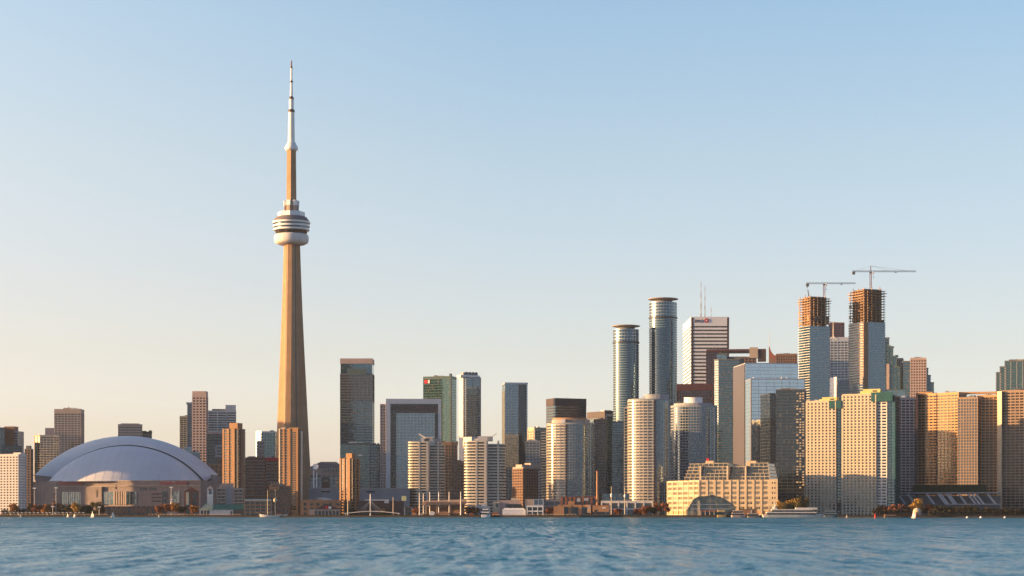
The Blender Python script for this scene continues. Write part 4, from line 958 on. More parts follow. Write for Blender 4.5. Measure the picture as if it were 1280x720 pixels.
for i in range(nb+1):
    X = fx0 + bw*i; MB().box(X-(.2 if i == 0 else 1.1), X+1.1, -t.D/2-.5, -t.D/2+.7, 0, zt+.6).build('pier', buff, t.root)
MB().box(fx0+bw*nb+1.1, fx1, -t.D/2-.45, -t.D/2+.7, 0, zt+1.2).build('end_bay', buff, t.root)
pane = wall('old_terminal_pane', (.34,.30,.22), .25, .35, .5, .6)
for i in range(nb):
    for j in range(1, rows):
        dk = (j < 4 and i > 4 and rnd.random() < .75) or rnd.random() < .08
        w_ = MB().box(fx0+bw*i+1.3, fx0+bw*(i+1)-1.3, -t.D/2-.05, -t.D/2+.7, rh*j+1.1, rh*(j+1)-.9).build('window', g_dark if dk else pane, t.root)
        mb = MB()
        for q in (1,2,3): X = fx0+bw*i+1.3+(bw-2.6)*q/4; mb.box(X-.16,X+.16,-t.D/2-.2,-t.D/2,rh*j+1.1,rh*(j+1)-.9)
        mb.box(fx0+bw*i+1.3,fx0+bw*(i+1)-1.3,-t.D/2-.18,-t.D/2,rh*j+3.2,rh*j+3.6).build('sash', dsteel if not dk else buff, w_)
for j in range(1, rows):
    for xx in (.3,.62):
        X = fx0+bw*nb+1.1+(fx1-fx0-bw*nb-1.1)*xx; MB().box(X-.4,X+.4,-t.D/2-.6,-t.D/2-.3,rh*j+1.4,rh*j+3.4).build('slot_window', g_dark, t.root)
A_, B_ = Vector(Cl), Vector(pl[0]); Lw = (B_-A_).length; dr = (B_-A_)/Lw; ang = math.atan2(dr.y, dr.x); ns = 6; sw = Lw/ns
for i in range(ns+1):
    q = A_ + dr*min(sw*i, Lw-.3); MB().box(-1.0,1.0,-.4,.7,0,zt+.6).build('pier', buff, t.root, (q.x,q.y,0), ang)
for i in range(ns):
    q = A_ + dr*(sw*i)
    for j in range(1, rows):
        w_ = MB().box(1.5, sw-1.5, -.06, .7, 1.1, rh-.9).build('window', dbrown if (i+j) % 4 else pane, t.root, (q.x,q.y,rh*j), ang)
        mb = MB()
        for k in (1,2,3): mb.box(sw*k/4-.4, sw*k/4+.4, -.22, .2, 1.1, rh-.9)
        mb.build('mullion', buff, w_)
# terraces
def terr(px0, px1, d, dy, floors, mat, z0, lean=0):
    h = 3.3
    for k in range(floors):
        pl = t.rect(px0+lean*k, px1-lean*k, d-2.2*k, dy+2.2*k)
        MB().prism(pl, z0+h*k, z0+h*(k+1)-.5).build('terrace_glass', g_glint, t.root); MB().prism(offset(pl,.9), z0+h*(k+1)-.5, z0+h*(k+1)).build('terrace_slab', mat, t.root)
        n = max(2, int((pl[1][0]-pl[0][0])/4))
        for i in range(n+1):
            X = pl[0][0] + (pl[1][0]-pl[0][0])*i/n; MB().box(X-.15,X+.15,-t.D/2+dy+2.2*k-.9,-t.D/2+dy+2.2*k-.5,z0+h*k,z0+h*(k+1)).build('terrace_post', mat, t.root)
terr(851, 876, 46, 20, 5, cream, zt+.8, 1.2); terr(876, 908, 52, 4, 5, cream, zt+.8, .25); terr(908.5, 931, 46, 9, 4, cream, zt+.8, 0); terr(931, 960, 50, 4, 5, cream, zt+.8, .9)
plain(t, 878, 888, 575.5, 583.5, 'stair_hut', buff, 12, 16); plain(t, 929, 941, 576, 584, 'stair_hut', buff, 12, 16); plain(t, 911, 919, 580.5, 588, 'stair_hut', buff, 12, 20); plain(t, 878.5, 881.5, 572.5, 575.6, 'roof_tank', redsign, 4, 18)
for px in (874.5, 908.3, 930.8): MB().prism([(t.x(px)-.8,-t.D/2+3),(t.x(px)+.8,-t.D/2+3),(t.x(px)+.8,t.D/2-8),(t.x(px)-.8,t.D/2-8)], zt+.8, t.z(582.5)).build('gable_wall', cream, t.root)
# ------------------------------------------------------------------ unseen slab towers added beyond the left edge to shade the stadium
ta = math.tan(SUN_AZ); X0 = -810
def gate(px): yw = SY-39+sx(px)*math.tan(R(-19)); return yw - (PX(px, yw)-X0)/ta      # row at which the ray lighting this column of the stadium front crosses X0
ga, gb, gc = gate(103), gate(160), gate(266)
r = thing('condo_tower', 'unseen twin slabs added to shade the stadium, joined by a sun blocking bridge', 'tower', (X0, ga, G))
facade(r, rect(16, 150, 0, 75), 0, 175, g_blue, 3.5, .9, .4, bm=conc, ps=8, pw=.6, roof=(2,))
facade(r, rect(16, gb-gc+10, 0, (gb+gc)/2-5-ga), 0, 165, g_blue, 3.5, .9, .4, bm=conc, ps=8, pw=.6, roof=(2,))
MB().box(-7.5, 7.5, gb-ga-2, 2, 94, 160).build('sun_block_bridge', conc, r)  # added bridge closes the gap above, holding the sun patch low

# ------------------------------------------------------------------ trees
lf_rust  = leafm('rust_leaves', (.13,.045,.022), (.30,.11,.045))
lf_gold  = leafm('gold_leaves', (.26,.14,.025), (.50,.30,.05))
lf_orange= leafm('orange_leaves', (.20,.08,.02), (.40,.17,.035))
lf_olive = leafm('olive_leaves', (.045,.05,.018), (.16,.11,.03))
lf_dark  = leafm('dark_leaves', (.020,.022,.012), (.06,.045,.022))
lf_pink  = leafm('dry_red_leaves', (.16,.06,.04), (.34,.14,.09))
def tree(label, px, top, wpx, lm, dy=22, name='tree', spread=.5, cat='tree'):
    Y = shoreY(px) + dy; m = Y/F; h = PZ(top, Y) - G; w = wpx*m/2*1.28
    r = thing(name, label, cat, (PX(px, Y), Y, G))
    mb = MB(); th = h*.42
    mb.tube((0,0,-.2),(0.1,0,th),.32,.2,7)
    for k in range(5):
        a = rnd.uniform(0,6.28); mb.tube((.1,0,th*rnd.uniform(.7,1)),(math.cos(a)*w*.6,math.sin(a)*w*.6,h*rnd.uniform(.62,.88)),.16,.05,5)
    mb.build('trunk', bark, r)
    mb = MB(); nb = rnd.randint(7,10)
    for b in range(nb):
        a = rnd.uniform(0,6.28); rr = w*math.sqrt(rnd.random())*.72; zc = h*rnd.uniform(.36,.80) if spread > .3 else h*rnd.uniform(.2,.75)
        br = w*rnd.uniform(.34,.52)
        for _ in range(120):
            d = Vector((rnd.gauss(0,1),rnd.gauss(0,1),rnd.gauss(0,1))).normalized()*br*rnd.uniform(.45,1.05)
            p = Vector((math.cos(a)*rr, math.sin(a)*rr, zc)) + Vector((d.x,d.y,d.z*.9))
            if p.z < h*.12: p.z = h*.12 + rnd.random()
            if p.z > h: p.z = h - rnd.random()*.6
            s = rnd.uniform(.32,.70); n = Vector((rnd.gauss(0,1),rnd.gauss(0,1),rnd.gauss(0,1))).normalized(); u = n.orthogonal().normalized()*s; v = n.cross(u)
            mb.add([p+u+v*.6,p-u+v*.6,p-u-v*.6,p+u-v*.6],[(0,1,2,3)])
    mb.build('crown', lm, r)
    return r
for args in (
  ('small dull orange tree in front of the white apartment slab', 18, 628, 10, lf_orange),
  ('dark bare looking tree just left of the first lamp post', 38, 628.5, 9, lf_dark),
  ('dark rust tree just right of the first lamp post', 47, 629, 10, lf_rust),
  ('round orange tree between the two stadium lamp posts', 58.5, 629, 12, lf_orange),
  ('orange tree beside the second stadium lamp post', 71, 627, 11, lf_orange, 30),
  ('small dark olive tree right of the second stadium lamp post', 78, 630.5, 7, lf_dark),
  ('olive gold tree second to the left of the sunlit stair tower', 84.5, 629.2, 11, lf_olive),
  ('bright gold tree before the louvres of the sunlit stair tower', 94.3, 627.2, 11, lf_gold, 16),
  ('dark bushy tree at the foot of the sunlit stair tower, left one', 104, 631, 9, lf_dark),
  ('dark bushy tree at the foot of the sunlit stair tower, right one', 111, 631.5, 9, lf_dark),
  ('tall olive gold tree right of the sunlit stair tower', 120.5, 625.5, 12, lf_olive, 18),
  ('dark tree clinging to the right side of tall olive gold tree', 127.5, 629, 8, lf_dark, 26),
  ('rust tree standing left of the largest orange tree by the stadium', 200, 631, 10, lf_rust),
  ('small dark rust bush left of the white floodlight mast', 207.5, 629.5, 11, lf_rust),
  ('broad orange tree below the stadium floodlight mast', 216, 627, 14, lf_orange, 18),
  ('dark tree between broad orange tree and red gabled porch', 226.5, 631.5, 9, lf_dark),
  ('orange tree right of the red gabled porch', 243, 630, 10, lf_orange, 18),
  ('low rust tree beside the white pier building, leftmost of its clump', 797, 635, 10, lf_rust),
  ('wide rust tree in front of the tall round condo', 807, 632, 14, lf_rust, 18),
  ('dark low tree between the rust trees by the terminal', 816, 634, 9, lf_dark),
  ('upright rust tree second from the terminal warehouse corner', 823.5, 626, 10, lf_rust),
  ('upright rust tree touching the left corner of terminal warehouse', 832, 627, 9, lf_rust, 16),
  ('small rust tree left of the concert canopy masts', 519.5, 634, 8, lf_rust, 20),
  ('small rust tree just right of the concert canopy', 587.5, 633, 9, lf_rust, 24),
  ('small dark red tree left of the motor yacht', 596, 635, 8, lf_dark, 20),
  ('dark tree before the pinkish gallery wall', 641, 631.5, 10, lf_dark, 30),
  ('small dark tree right of dark tree before the gallery', 651, 632, 9, lf_dark, 30),
  ('small rust tree left of the brick power house', 687, 633.5, 9, lf_rust, 18),
  ('dark tree between the ship masts and the chimney', 772, 636, 9, lf_rust, 16),
  ('dark bush under the footbridge, left one', 441, 637, 9, lf_dark, 30),
  ('dark bush under the footbridge, right one', 482, 636, 11, lf_dark, 30),
  ('gold tree at left of the grove behind the white ferry', 980, 621, 15, lf_gold, 40),
  ('tallest gold tree in the grove behind the white ferry', 991, 617, 17, lf_gold, 46),
  ('olive tree at right of the grove behind the white ferry', 1003, 618, 14, lf_olive, 50),
  ('low olive tree under the gold ones behind the white ferry, left', 985, 627.5, 15, lf_olive, 34),
  ('low olive tree under the gold ones behind the white ferry, right', 998, 627.5, 15, lf_olive, 34),
  ('dark red bush at the foot of the teal glass condo side', 1101, 631, 9, lf_dark),
  ('dry red shrub left of the three beside the teal condo', 1108.5, 629.3, 10, lf_pink, 22, 'shrub', .2, 'shrub'),
  ('dry red shrub in the middle of the three beside the teal condo', 1117, 629, 11, lf_pink, 20, 'shrub', .2, 'shrub'),
  ('dry red shrub right of the three beside the teal condo', 1125.5, 630, 10, lf_pink, 22, 'shrub', .2, 'shrub'),
  ('dark rust bush between the dry red shrubs and the gold tree', 1133.5, 630, 9, lf_rust, 26, 'shrub', .2, 'shrub'),
  ('bright gold spreading tree above the small domed hut', 1146, 622, 18, lf_gold, 28),
  ('rust topped tree right of the bright gold spreading tree', 1162, 628.5, 10, lf_rust, 28),
  ('dark tree close right of the small domed hut', 1155.5, 632, 9, lf_dark),
  ('dark bush under the left end of the slanting struts', 1172, 632, 12, lf_dark),
  ('dark bush left of centre under the slanting struts', 1184, 633.5, 12, lf_dark),
  ('dark bush at the centre under the slanting struts', 1196, 634, 12, lf_dark),
  ('dark bush right of centre under the slanting struts', 1208, 632, 13, lf_dark),
  ('dark bush under the right end of the slanting struts', 1221, 634, 13, lf_dark),
  ('dark bush below the bright end pier of the orange slab', 1234, 634.5, 13, lf_dark),
  ('dark bush third from the right edge of the photo', 1247, 636, 13, lf_dark),
  ('dark bush second from the right edge of the photo', 1260, 635.5, 13, lf_dark),
  ('dark bush cut by the right edge of the photo', 1274, 636, 13, lf_dark)):
    tree(*args)
hd = leafm('hedge_leaves', (.018,.02,.011), (.05,.035,.02))
def hedge(label, a, b, top, dy):
    Y = shoreY((a+b)/2) + dy; x0, x1 = PX(a,Y), PX(b,Y); h = PZ(top,Y)-G
    r = thing('hedge', label, 'hedge', ((x0+x1)/2, Y, G)); mb = MB()
    for _ in range(int((x1-x0)*26)):
        p = Vector((rnd.uniform(-(x1-x0)/2,(x1-x0)/2), rnd.uniform(-2,2), h*math.sqrt(rnd.random())*rnd.uniform(.55,1.0)))
        s = rnd.uniform(.3,.7); n = Vector((rnd.gauss(0,1),rnd.gauss(0,1),rnd.gauss(0,1))).normalized(); u = n.orthogonal().normalized()*s; v = n.cross(u)
        mb.add([p+u+v*.6,p-u+v*.6,p-u-v*.6,p+u-v*.6],[(0,1,2,3)])
    mb.build('foliage', hd, r); MB().box(-(x1-x0)/2+1,(x1-x0)/2-1,-1.2,1.2,0,h*.45).build('stems', bark, r)
hedge('long dark hedge along the shore under the orange apartment slab', 1160, 1290, 638, 12)
hedge('dark hedge behind the row of white parasols before the stadium', 2, 132, 635.5, 30)
hedge('dark hedge between the teal condo and the small domed hut', 1090, 1142, 636.5, 14)

# ------------------------------------------------------------------ waterfront, left to right
def low(name, label, px0, px1, top, dy, cat='building', d=14, **k):
    px = (px0+px1)/2; return T(name, label, px0, px1, top, shoreY(px)+dy, D=d, cat=cat, th=0, **k)
def at(px, dy, z=G): Y = shoreY(px)+dy; return (PX(px,Y), Y, z)
# parasols along the promenade
par = None
for i in range(21):
    px = 2.5 + 5.1*i + rnd.uniform(-.6,.6); p = at(px, 15)
    if par is None:
        par = thing('parasol', 'pale parasol in the row along the promenade below the stadium', 'parasol', p, 0, 'pale parasols along the stadium promenade')
        MB().tube((0,0,0),(0,0,2.6),.09,n=6).build('pole', steel, par); MB().lathe([(1.75,2.3),(1.8,2.4),(.15,3.0),(.05,3.1)], 8).build('canopy', white, par)
    else: copytree(par, p, rnd.uniform(0,1))
def lamp(label, px, top, dy=26, head='flood'):
    p = at(px, dy); m = p[1]/F; h = PZ(top, p[1]) - G
    r = thing('lamp_post', label, 'lamp post', p); MB().tube((0,0,0),(0,0,h),.32,.2,8).build('pole', white, r)
    MB().box(-1.7,1.7,-.4,.4,h-.3,h+.7).build('lamp_head', paint, r); MB().box(-.8,.8,-.8,.8,0,.7).build('base', conc, r); return r
lamp('tall pale lamp post at the left corner of the stadium', 43, 610.5); lamp('tall pale lamp post in front of the dark stadium windows', 70, 610)
r = lamp('white floodlight mast with two tiers near the right stadium sign', 214, 609.5); MB().box(-1.2,1.2,-.5,.5,15,16.2).build('lower_lamp_head', paint, r); MB().tube((0,-.1,0),(0,-.1,14),.75,.7,8).build('mast_base', white, r)
lamp('short pale lamp post behind the pale parasols', 66, 633.5, 12); lamp('short lamp post by the right end of the parasols', 124, 634, 12)
t = low('pier_wall', 'dark brick pier building along the quay below the stadium', 133, 206, 633, 24, 'pier', 10); facade(t.root, t.rect(), 0, t.H, g_dark, 7, 1.2, .2, bm=dbrown, ps=5, pw=2.6, pm=brown)
for a, b in ((139,157),(164,180)): plain(t, a, b, 634.6, 641, 'brick_panel', brown, 1, -.8)
t = low('container', 'low dark moored barge below the middle of the stadium', 160, 190, 642.5, 2, 'barge', 6, base=.3) if False else None
t = low('gabled_porch', 'red framed gabled brick porch with a tall window painted aglow', 231.5, 247, 614, 60, d=16)
facade(t.root, t.rect(), 0, t.H, g_dark, 9, 1.2, .2, bm=redbr, ps=6, pw=2.0, pm=redbr)
mb = MB(); a = t.W/2+1; mb.add([(-a,-9,t.H),(a,-9,t.H),(0,-9,t.z(608.5)),(-a,8,t.H),(a,8,t.H),(0,8,t.z(608.5))],[(0,1,2),(5,4,3),(0,2,5,3),(2,1,4,5),(1,0,3,4)]); mb.build('gable_roof', redbr, t.root)
plain(t, 232.5, 236, 615, 631, 'tall_window', wall('window_glow_paint', (.72,.6,.38), .5), .8, -.9)  # the window's glow is painted as a pale warm panel
t = low('clock_tower', 'slim white clock tower with arched openings right of the stadium', 259, 266.3, 612, 26, 'clock tower', 5.5)
MB().prism(t.rect(), 0, t.z(613.5)).build('shaft', white, t.root); MB().prism(offset(t.rect(),.35), t.z(619.5), t.z(618.8)).build('cornice', paint, t.root)
for s in (-1,1): MB().box(s*t.W*.38-.6, s*t.W*.38+.6, -t.D/2-.1, t.D/2, t.z(613.5), t.z(610.8)).build('belfry_post', white, t.root)
MB().prism(offset(t.rect(),.4), t.z(610.8), t.z(607.4), offset(t.rect(),-2.4)).build('spire_roof', tan, t.root)
c = MB().lathe([(1.7,0),(1.7,.25)],24).build('clock_face', dconc, t.root, (0,-t.D/2-.05,t.z(615.8))); c.rotation_euler = (R(90),0,0)
t = low('pyramid_pavilion', 'small pavilion with pale green pyramid roof at clock tower foot', 250.5, 266, 637, 14, d=11)
facade(t.root, t.rect(), 0, t.H, g_dark, 4, .8, .1, bm=white, ps=3, pw=.5); MB().prism(offset(t.rect(),1), t.H, t.z(628.5), offset(t.rect(),-t.W/2+.6)).build('pyramid_roof', wall('pale_green_roof', (.30,.36,.27)), t.root)
t = low('boat_station', 'long teal roofed boat station right of the clock tower', 266.5, 306, 637, 20, d=16)
MB().prism(t.rect(), 0, t.H).build('wall', dconc, t.root); MB().prism(offset(t.rect(),.8), t.H, t.z(630.3), offset(t.rect(),-1.5)).build('roof', tealr, t.root)
t = low('quay_shed', 'long pale flat shed on the quay before the teal roofed station', 262, 291, 637.5, 8, 'shed', 6)
MB().prism(t.rect(), 0, t.H).build('wall', white, t.root); MB().prism(offset(t.rect(),.4), t.H, t.H+.35).build('roof', cream, t.root); plain(t, 287.5, 290, 639, 644, 'door', dconc, .3, -.2)
t = low('terraced_house', 'row of orange balcony flats under a zigzag teal roof', 306, 338.5, 626, 22, d=14)
facade(t.root, t.rect(), 0, t.H, g_dark, 3.4, 1.3, .7, bm=orange, ps=5.5, pw=.8, pm=tan)
for i in range(8):
    a = t.x(306.5+4*i); mb = MB(); mb.add([(a,-7.5,t.H),(a+3.2,-7.5,t.H),(a+.5,-7.5,t.z(622.5)),(a,7,t.H),(a+3.2,7,t.H),(a+.5,7,t.z(622.5))],[(0,1,2),(5,4,3),(0,2,5,3),(2,1,4,5),(1,0,3,4)]); mb.build('sawtooth_roof', tealr, t.root)
plain(t, 305.5, 339, 624.4, 625.6, 'eaves_beam', paint, 1, -1.2)
t = low('condo_block', 'stocky brown block with battlement like roof huts behind the tall ship', 337, 362, 608, 34, d=18)
facade(t.root, t.rect(), 0, t.H, g_dark, 3.2, 1.5, .3, bm=brown, ps=4, pw=1.4, roof=(.8,))
plain(t, 337.5, 349, 605.5, 612, 'balcony_block', orange, 3, -2); plain(t, 339, 348, 606.8, 608, 'balcony_opening', dbrown, .4, -2.3)
for px in (338.5,342,345.5,348): plain(t, px, px+1.2, 602.8, 606, 'roof_hut', tan, 2, 4)
sh_ = low('tall_ship', 'white hulled schooner moored left of the ribbed gold condo', 324, 359, 642, -4, 'ship', 6, base=0)
hull = MB(); L_2 = sh_.W/2
rows_ = []
for i in range(13):
    u = -1+2*i/12; w = 2.6*(1-abs(u)**3.2)+.05; zt_ = 2.0+1.1*u*u; x = u*L_2
    rows_.append([(x,-w,zt_),(x*.96,-w*.7,.1),(x*.95,0,-.6),(x*.96,w*.7,.1),(x,w,zt_)])
hull.loft(rows_).build('hull', white, sh_.root)
for px, tp in ((334.5,612.5),(344,612)): MB().tube((sh_.x(px),0,1.5),(sh_.x(px),0,PZ(tp,sh_.Y)),.42,.25,8).build('mast', cream, sh_.root)
MB().lathe([(.2,-2.1),(1.5,-1.5),(2.1,0),(1.5,1.5),(.2,2.1)],20).build('furled_topsail', cream, sh_.root,(sh_.x(344),-.5,PZ(625.3,sh_.Y)), smooth=True)
MB().box(sh_.x(346),sh_.x(352),-1.4,1.4,2.0,3.6).build('deckhouse', orange, sh_.root); MB().tube((sh_.x(334.5),0,4),(sh_.x(341),0,5),.2,.15).build('boom', cream, sh_.root); MB().tube((sh_.x(325),0,2.8),(sh_.x(320),0,4.6),.2,.1).build('bowsprit', cream, sh_.root)
t = low('market_hall', 'long orange brick market hall right of the ribbed gold condo', 377.5, 425, 626, 36, d=20)
facade(t.root, t.rect(), 0, t.H, g_dark, 4.8, 2.2, .3, bm=orange, ps=6.5, pw=3, pm=orange, roof=(.8,))
t = low('vaulted_hall', 'hall with a shallow pale curved roof above the orange market', 387, 418, 625.5, 70, d=24)
MB().prism(t.rect(), 0, t.H).build('wall', dconc, t.root); n_ = 12
MB().loft([[(-t.W/2+t.W*i/n_, y, t.H+ (PZ(621.8,t.Y)-G-t.H)*math.sin(math.pi*i/n_)) for i in range(n_+1)] + [(t.W/2,y,t.H-.5),(-t.W/2,y,t.H-.5)] for y in (-13,12)]).build('curved_roof', steel, t.root)
t = low('gabled_pavilion', 'dark gabled pavilion with pale colonnade and small pale crest', 393, 424, 637.5, 16, d=14)
facade(t.root, t.rect(), 0, t.H, g_dark, 5, .9, .2, bm=tan, ps=3.6, pw=.7, pm=tan, roof=(.6,))
mb = MB(); a = t.W/2+.6; mb.add([(-a,-7.5,t.H+.6),(a,-7.5,t.H+.6),(0,-7.5,t.z(629.6)),(-a,7,t.H+.6),(a,7,t.H+.6),(0,7,t.z(629.6))],[(0,1,2),(5,4,3),(0,2,5,3),(2,1,4,5),(1,0,3,4)]); mb.build('gable_roof', maroon, t.root)
plain(t, 406, 410.5, 632.8, 635.8, 'crest', redsign, .3, -.8); plain(t, 410.6, 414, 633, 636, 'crest', paint, .3, -.8); plain(t, 386.5, 393, 636.5, 644, 'side_porch', tan, 6, 1)
t = low('podium_deck', 'long plain grey podium wall behind the white footbridge', 386, 512, 611, 150, d=20)
MB().prism(t.rect(), 0, t.H).build('wall', blueblk, t.root); MB().prism(offset(t.rect(),.3), t.H, t.H+.8).build('coping', conc, t.root)
for a in (401.5,457.5): plain(t, a, a+11, 613.8, 615.4, 'slot', black, .4, -.3)
t = low('storage_shed', 'dark low shed with a pale blue sign band behind the footbridge mast', 448, 505, 626, 60, 'shed', 14); MB().prism(t.rect(), 0, t.H).build('wall', dbrown, t.root); plain(t, 456, 486, 624.6, 625.4, 'sign_band', paint, .5, -1); plain(t, 480.5, 486, 625.4, 629, 'sign_panel', steel, .5, -1)
t = low('sign_cube', 'small pale yellow cube box on a post left of the bowed condo', 502, 507.8, 620, 26, 'sign', 5); plain(t, 502, 507.8, 620, 626, 'box', wall('pale_yellow_panel', (.66,.66,.34)), 5, 0); plain(t, 504.2, 505.6, 626, 644, 'post', dsteel, 1, 2)
# cable stayed footbridge
p = at(468, 8); br = thing('footbridge', 'white arched footbridge hung by cables from a single mast', 'bridge', p); m = p[1]/F
def bx(px): return (px-468)*m
n_ = 20; rows_ = []
for i in range(n_+1):
    u = i/n_; x = bx(430)+(bx(500)-bx(430))*u; z = 1.2+2.2*math.sin(math.pi*min(1,u*1.0))
    rows_.append([(x,-1.6,z),(x,1.6,z),(x,1.6,z+.7),(x,-1.6,z+.7)])
MB().loft(rows_).build('deck', white, br)
MB().tube((bx(463),0,-1),(bx(463),0,PZ(617.5,p[1])-G),.65,.5,8).build('mast', white, br)
for px in (447,451,455,471,475,479):
    u = (px-430)/70; MB().tube((bx(463),0,PZ(626,p[1])-G),(bx(px),-1.4 if px % 2 else 1.4,1.9+2.2*math.sin(math.pi*u)),.10,n=4).build('cable', steel, br)
for px in (432,498): MB().box(bx(px)-.5,bx(px)+.5,-1,1,-1.8,1.6).build('pier', conc, br)
p = at(491.5, 16); r = thing('flag_mast', 'plain pale mast standing right of the footbridge mast', 'mast', p); MB().tube((0,0,0),(0,0,PZ(621.5,p[1])-G),.55,.42,8).build('pole', tan, r); MB().lathe([(1,0),(.8,.5)],10).build('foot', conc, r)
p = at(434.8, 14); r = thing('flag_mast', 'short cream mast before the small golden brown condo', 'mast', p); MB().tube((0,0,0),(0,0,PZ(624,p[1])-G),.5,.4,8).build('pole', cream, r); MB().lathe([(1,0),(.8,.5)],10).build('foot', conc, r)
# concert stage canopy with masts
p = at(556, 14); sc_ = thing('stage_canopy', 'open concert stage under a long orange lattice canopy', 'stage', p); m = p[1]/F
def cx2(px): return (px-556)*m
def cz2(py): return PZ(py,p[1])-G
rows_ = []
for i in range(13):
    u = i/12; x = cx2(528)+(cx2(583)-cx2(528))*u; z0 = cz2(632)+ (1.6*u); rows_.append([(x,-7,z0),(x,8,z0+1.2),(x,8,z0+4.6),(x,-7,z0+3.6-.6*u)])
MB().loft(rows_).build('canopy', wall('canopy_fabric', (.50,.33,.20), .7, .3, .8), sc_)
for i in range(13):
    x = cx2(529)+(cx2(582)-cx2(529))*i/12; mb = MB(); mb.tube((x,-7.3,cz2(631.6)),(x+1.8,-7.3,cz2(627)),.16,n=4); mb.tube((x+1.8,-7.3,cz2(627)),(x+3.4,-7.3,cz2(631.4)),.16,n=4); mb.build('truss', redbr, sc_)
for px in (532,546,563,580): MB().box(cx2(px)-.5,cx2(px)+.5,4,5,0,cz2(629)).build('column', tan, sc_)
MB().box(cx2(532),cx2(580),5.2,7,0,cz2(633.5)).build('back_wall', brown, sc_); MB().box(cx2(530),cx2(582),-5,6,0,1.0).build('stage_floor', wood, sc_)
for px, tp, lab in ((524.3,616,'pale mast at the left end of the concert canopy, nearer twin'),(529.3,617,'pale mast just inside the left end of concert canopy'),(537.3,615,'pale mast third along the concert canopy'),(548.5,615,'pale mast at the middle of the concert canopy'),(561.5,615,'pale mast right of the middle of concert canopy'),(576,614.5,'thickest pale mast near the right end of concert canopy')):
    q_ = at(px, 9); r = thing('flag_mast', lab, 'mast', q_); MB().tube((0,0,0),(0,0,PZ(tp,q_[1])-G),.5 if px < 570 else .75,.4,8).build('pole', white, r); MB().lathe([(1,0),(.8,.5)],10).build('foot', conc, r)
def tent(label, px0, px1, top, dy, mat, name='tent'):
    t = low(name, label, px0, px1, top, dy, 'tent', 5); h = t.H
    MB().prism(t.rect(), 0, h*.68).build('side_wall', mat, t.root); MB().prism(offset(t.rect(),.25), h*.68, h, offset(t.rect(),-min(t.W,t.D)*.42)).build('roof', mat, t.root)
tent('boxy white tent on the quay under the concert canopy', 537, 543.5, 639, 6, paint)
tent('long orange tent on the quay under the concert canopy', 548.5, 562, 639.5, 7, orange); tent('orange tent near the right end of the concert canopy', 566, 575, 637.5, 12, orange)
tent('low orange stall tent left of the concert canopy', 515, 521, 641, 8, orange); tent('low red stall tent right of the concert canopy', 586, 592, 641, 8, redbr)
tent('small pale stall tent before the left bowed condo', 525.5, 533, 641.5, 7, tan)
t = low('terrace_bar', 'dark low terrace bar with thin white frame left of concert canopy', 506, 524, 634, 26, d=10); facade(t.root, t.rect(), 0, t.H, g_dark, 4, .5, .3, bm=brown, ps=6, pw=.5, pm=steel, roof=(.5,))
t = low('low_gallery', 'low pale flat gallery behind the moored yacht', 585, 612, 633.5, 30, d=14); facade(t.root, t.rect(), 0, t.H, g_dark, 4.5, 1.6, .2, bm=white, ps=5, pw=1.2, roof=(.6,))
def yacht(name, label, px0, px1, top, dy, decks, mats, dark=None, rz=0):
    p = at((px0+px1)/2, dy, 0); m = p[1]/F; L = (px1-px0)*m/2; h = PZ(top,p[1])
    r = thing(name, label, 'boat', p, rz); rows_ = []
    hh = min(3.2, h*.42)
    for i in range(13):
        u = -1+2*i/12; w = min(4.2, L*.42)*(1-max(0,u)**2.6*.98)*(.9 if u < -.9 else 1); zt_ = hh*(.8+.25*max(0,u)**2); x = u*L
        rows_.append([(x,-w,zt_),(x*.97,-w*.75,.05),(x*.96,0,-.7),(x*.97,w*.75,.05),(x,w,zt_)])
    MB().loft(rows_).build('hull', mats, r)
    st_ = (h-hh*.8)/decks
    for k in range(decks):
        a = L*(.86-.16*k); w = min(3.6, L*.36)-.3*k; z0 = hh*.8+st_*k
        g_ = MB().box(-a, a*.82, -w, w, z0, z0+st_*.62).build('cabin', g_dark, r); MB().box(-a-.2, a*.86, -w-.2, w+.2, z0+st_*.62, z0+st_).build('deck', mats, r)
    return r
yacht('motor_yacht', 'white motor yacht seen end on, moored below the right bowed condo', 601.5, 613, 636, -3, 2, paint)
ferry = yacht('ferry', 'long white passenger ferry moored in front of the grove', 953, 1030, 636.5, -4, 2, white)
MB().box(2,22,-2,2,PZ(637,ferry.location.y),PZ(634.5,ferry.location.y)).build('wheelhouse', white, ferry)
MB().tube((-17,0,8),(-17,0,PZ(627,ferry.location.y)),.35,.15).build('mast', paint, ferry); MB().prism(oval(2,1.2,16,-17,0), 8, PZ(633.5,ferry.location.y)).build('funnel', white, ferry)
yacht('tour_boat', 'blue grey glazed tour boat moored right of the white ferry', 1029, 1048, 638.5, 4, 2, blueblk)
yacht('work_boat', 'yellow lit work boat in front of the glass pavilion', 896.5, 907.5, 637.5, -2, 1, wall('ochre_paint', (.55,.40,.16), .5))
yacht('motor_yacht', 'pinkish white cabin boat moored before the terminal warehouse', 914, 932, 638, -2, 2, wall('blush_paint', (.55,.42,.36), .5))
yacht('motor_yacht', 'low pale boat at the right end of the terminal quay', 934, 950, 641.5, -2, 1, tan)
yacht('tug_boat', 'dark low tug moored before the white pier building', 722, 768, 642.8, -3, 1, wood)
yacht('work_boat', 'small orange boat moored before the dry red shrubs', 1105, 1122, 643.5, -2, 1, orange)
t = low('art_gallery', 'long low pale gallery with cream end wall right of the yacht', 616, 660, 627.5, 40, d=18)
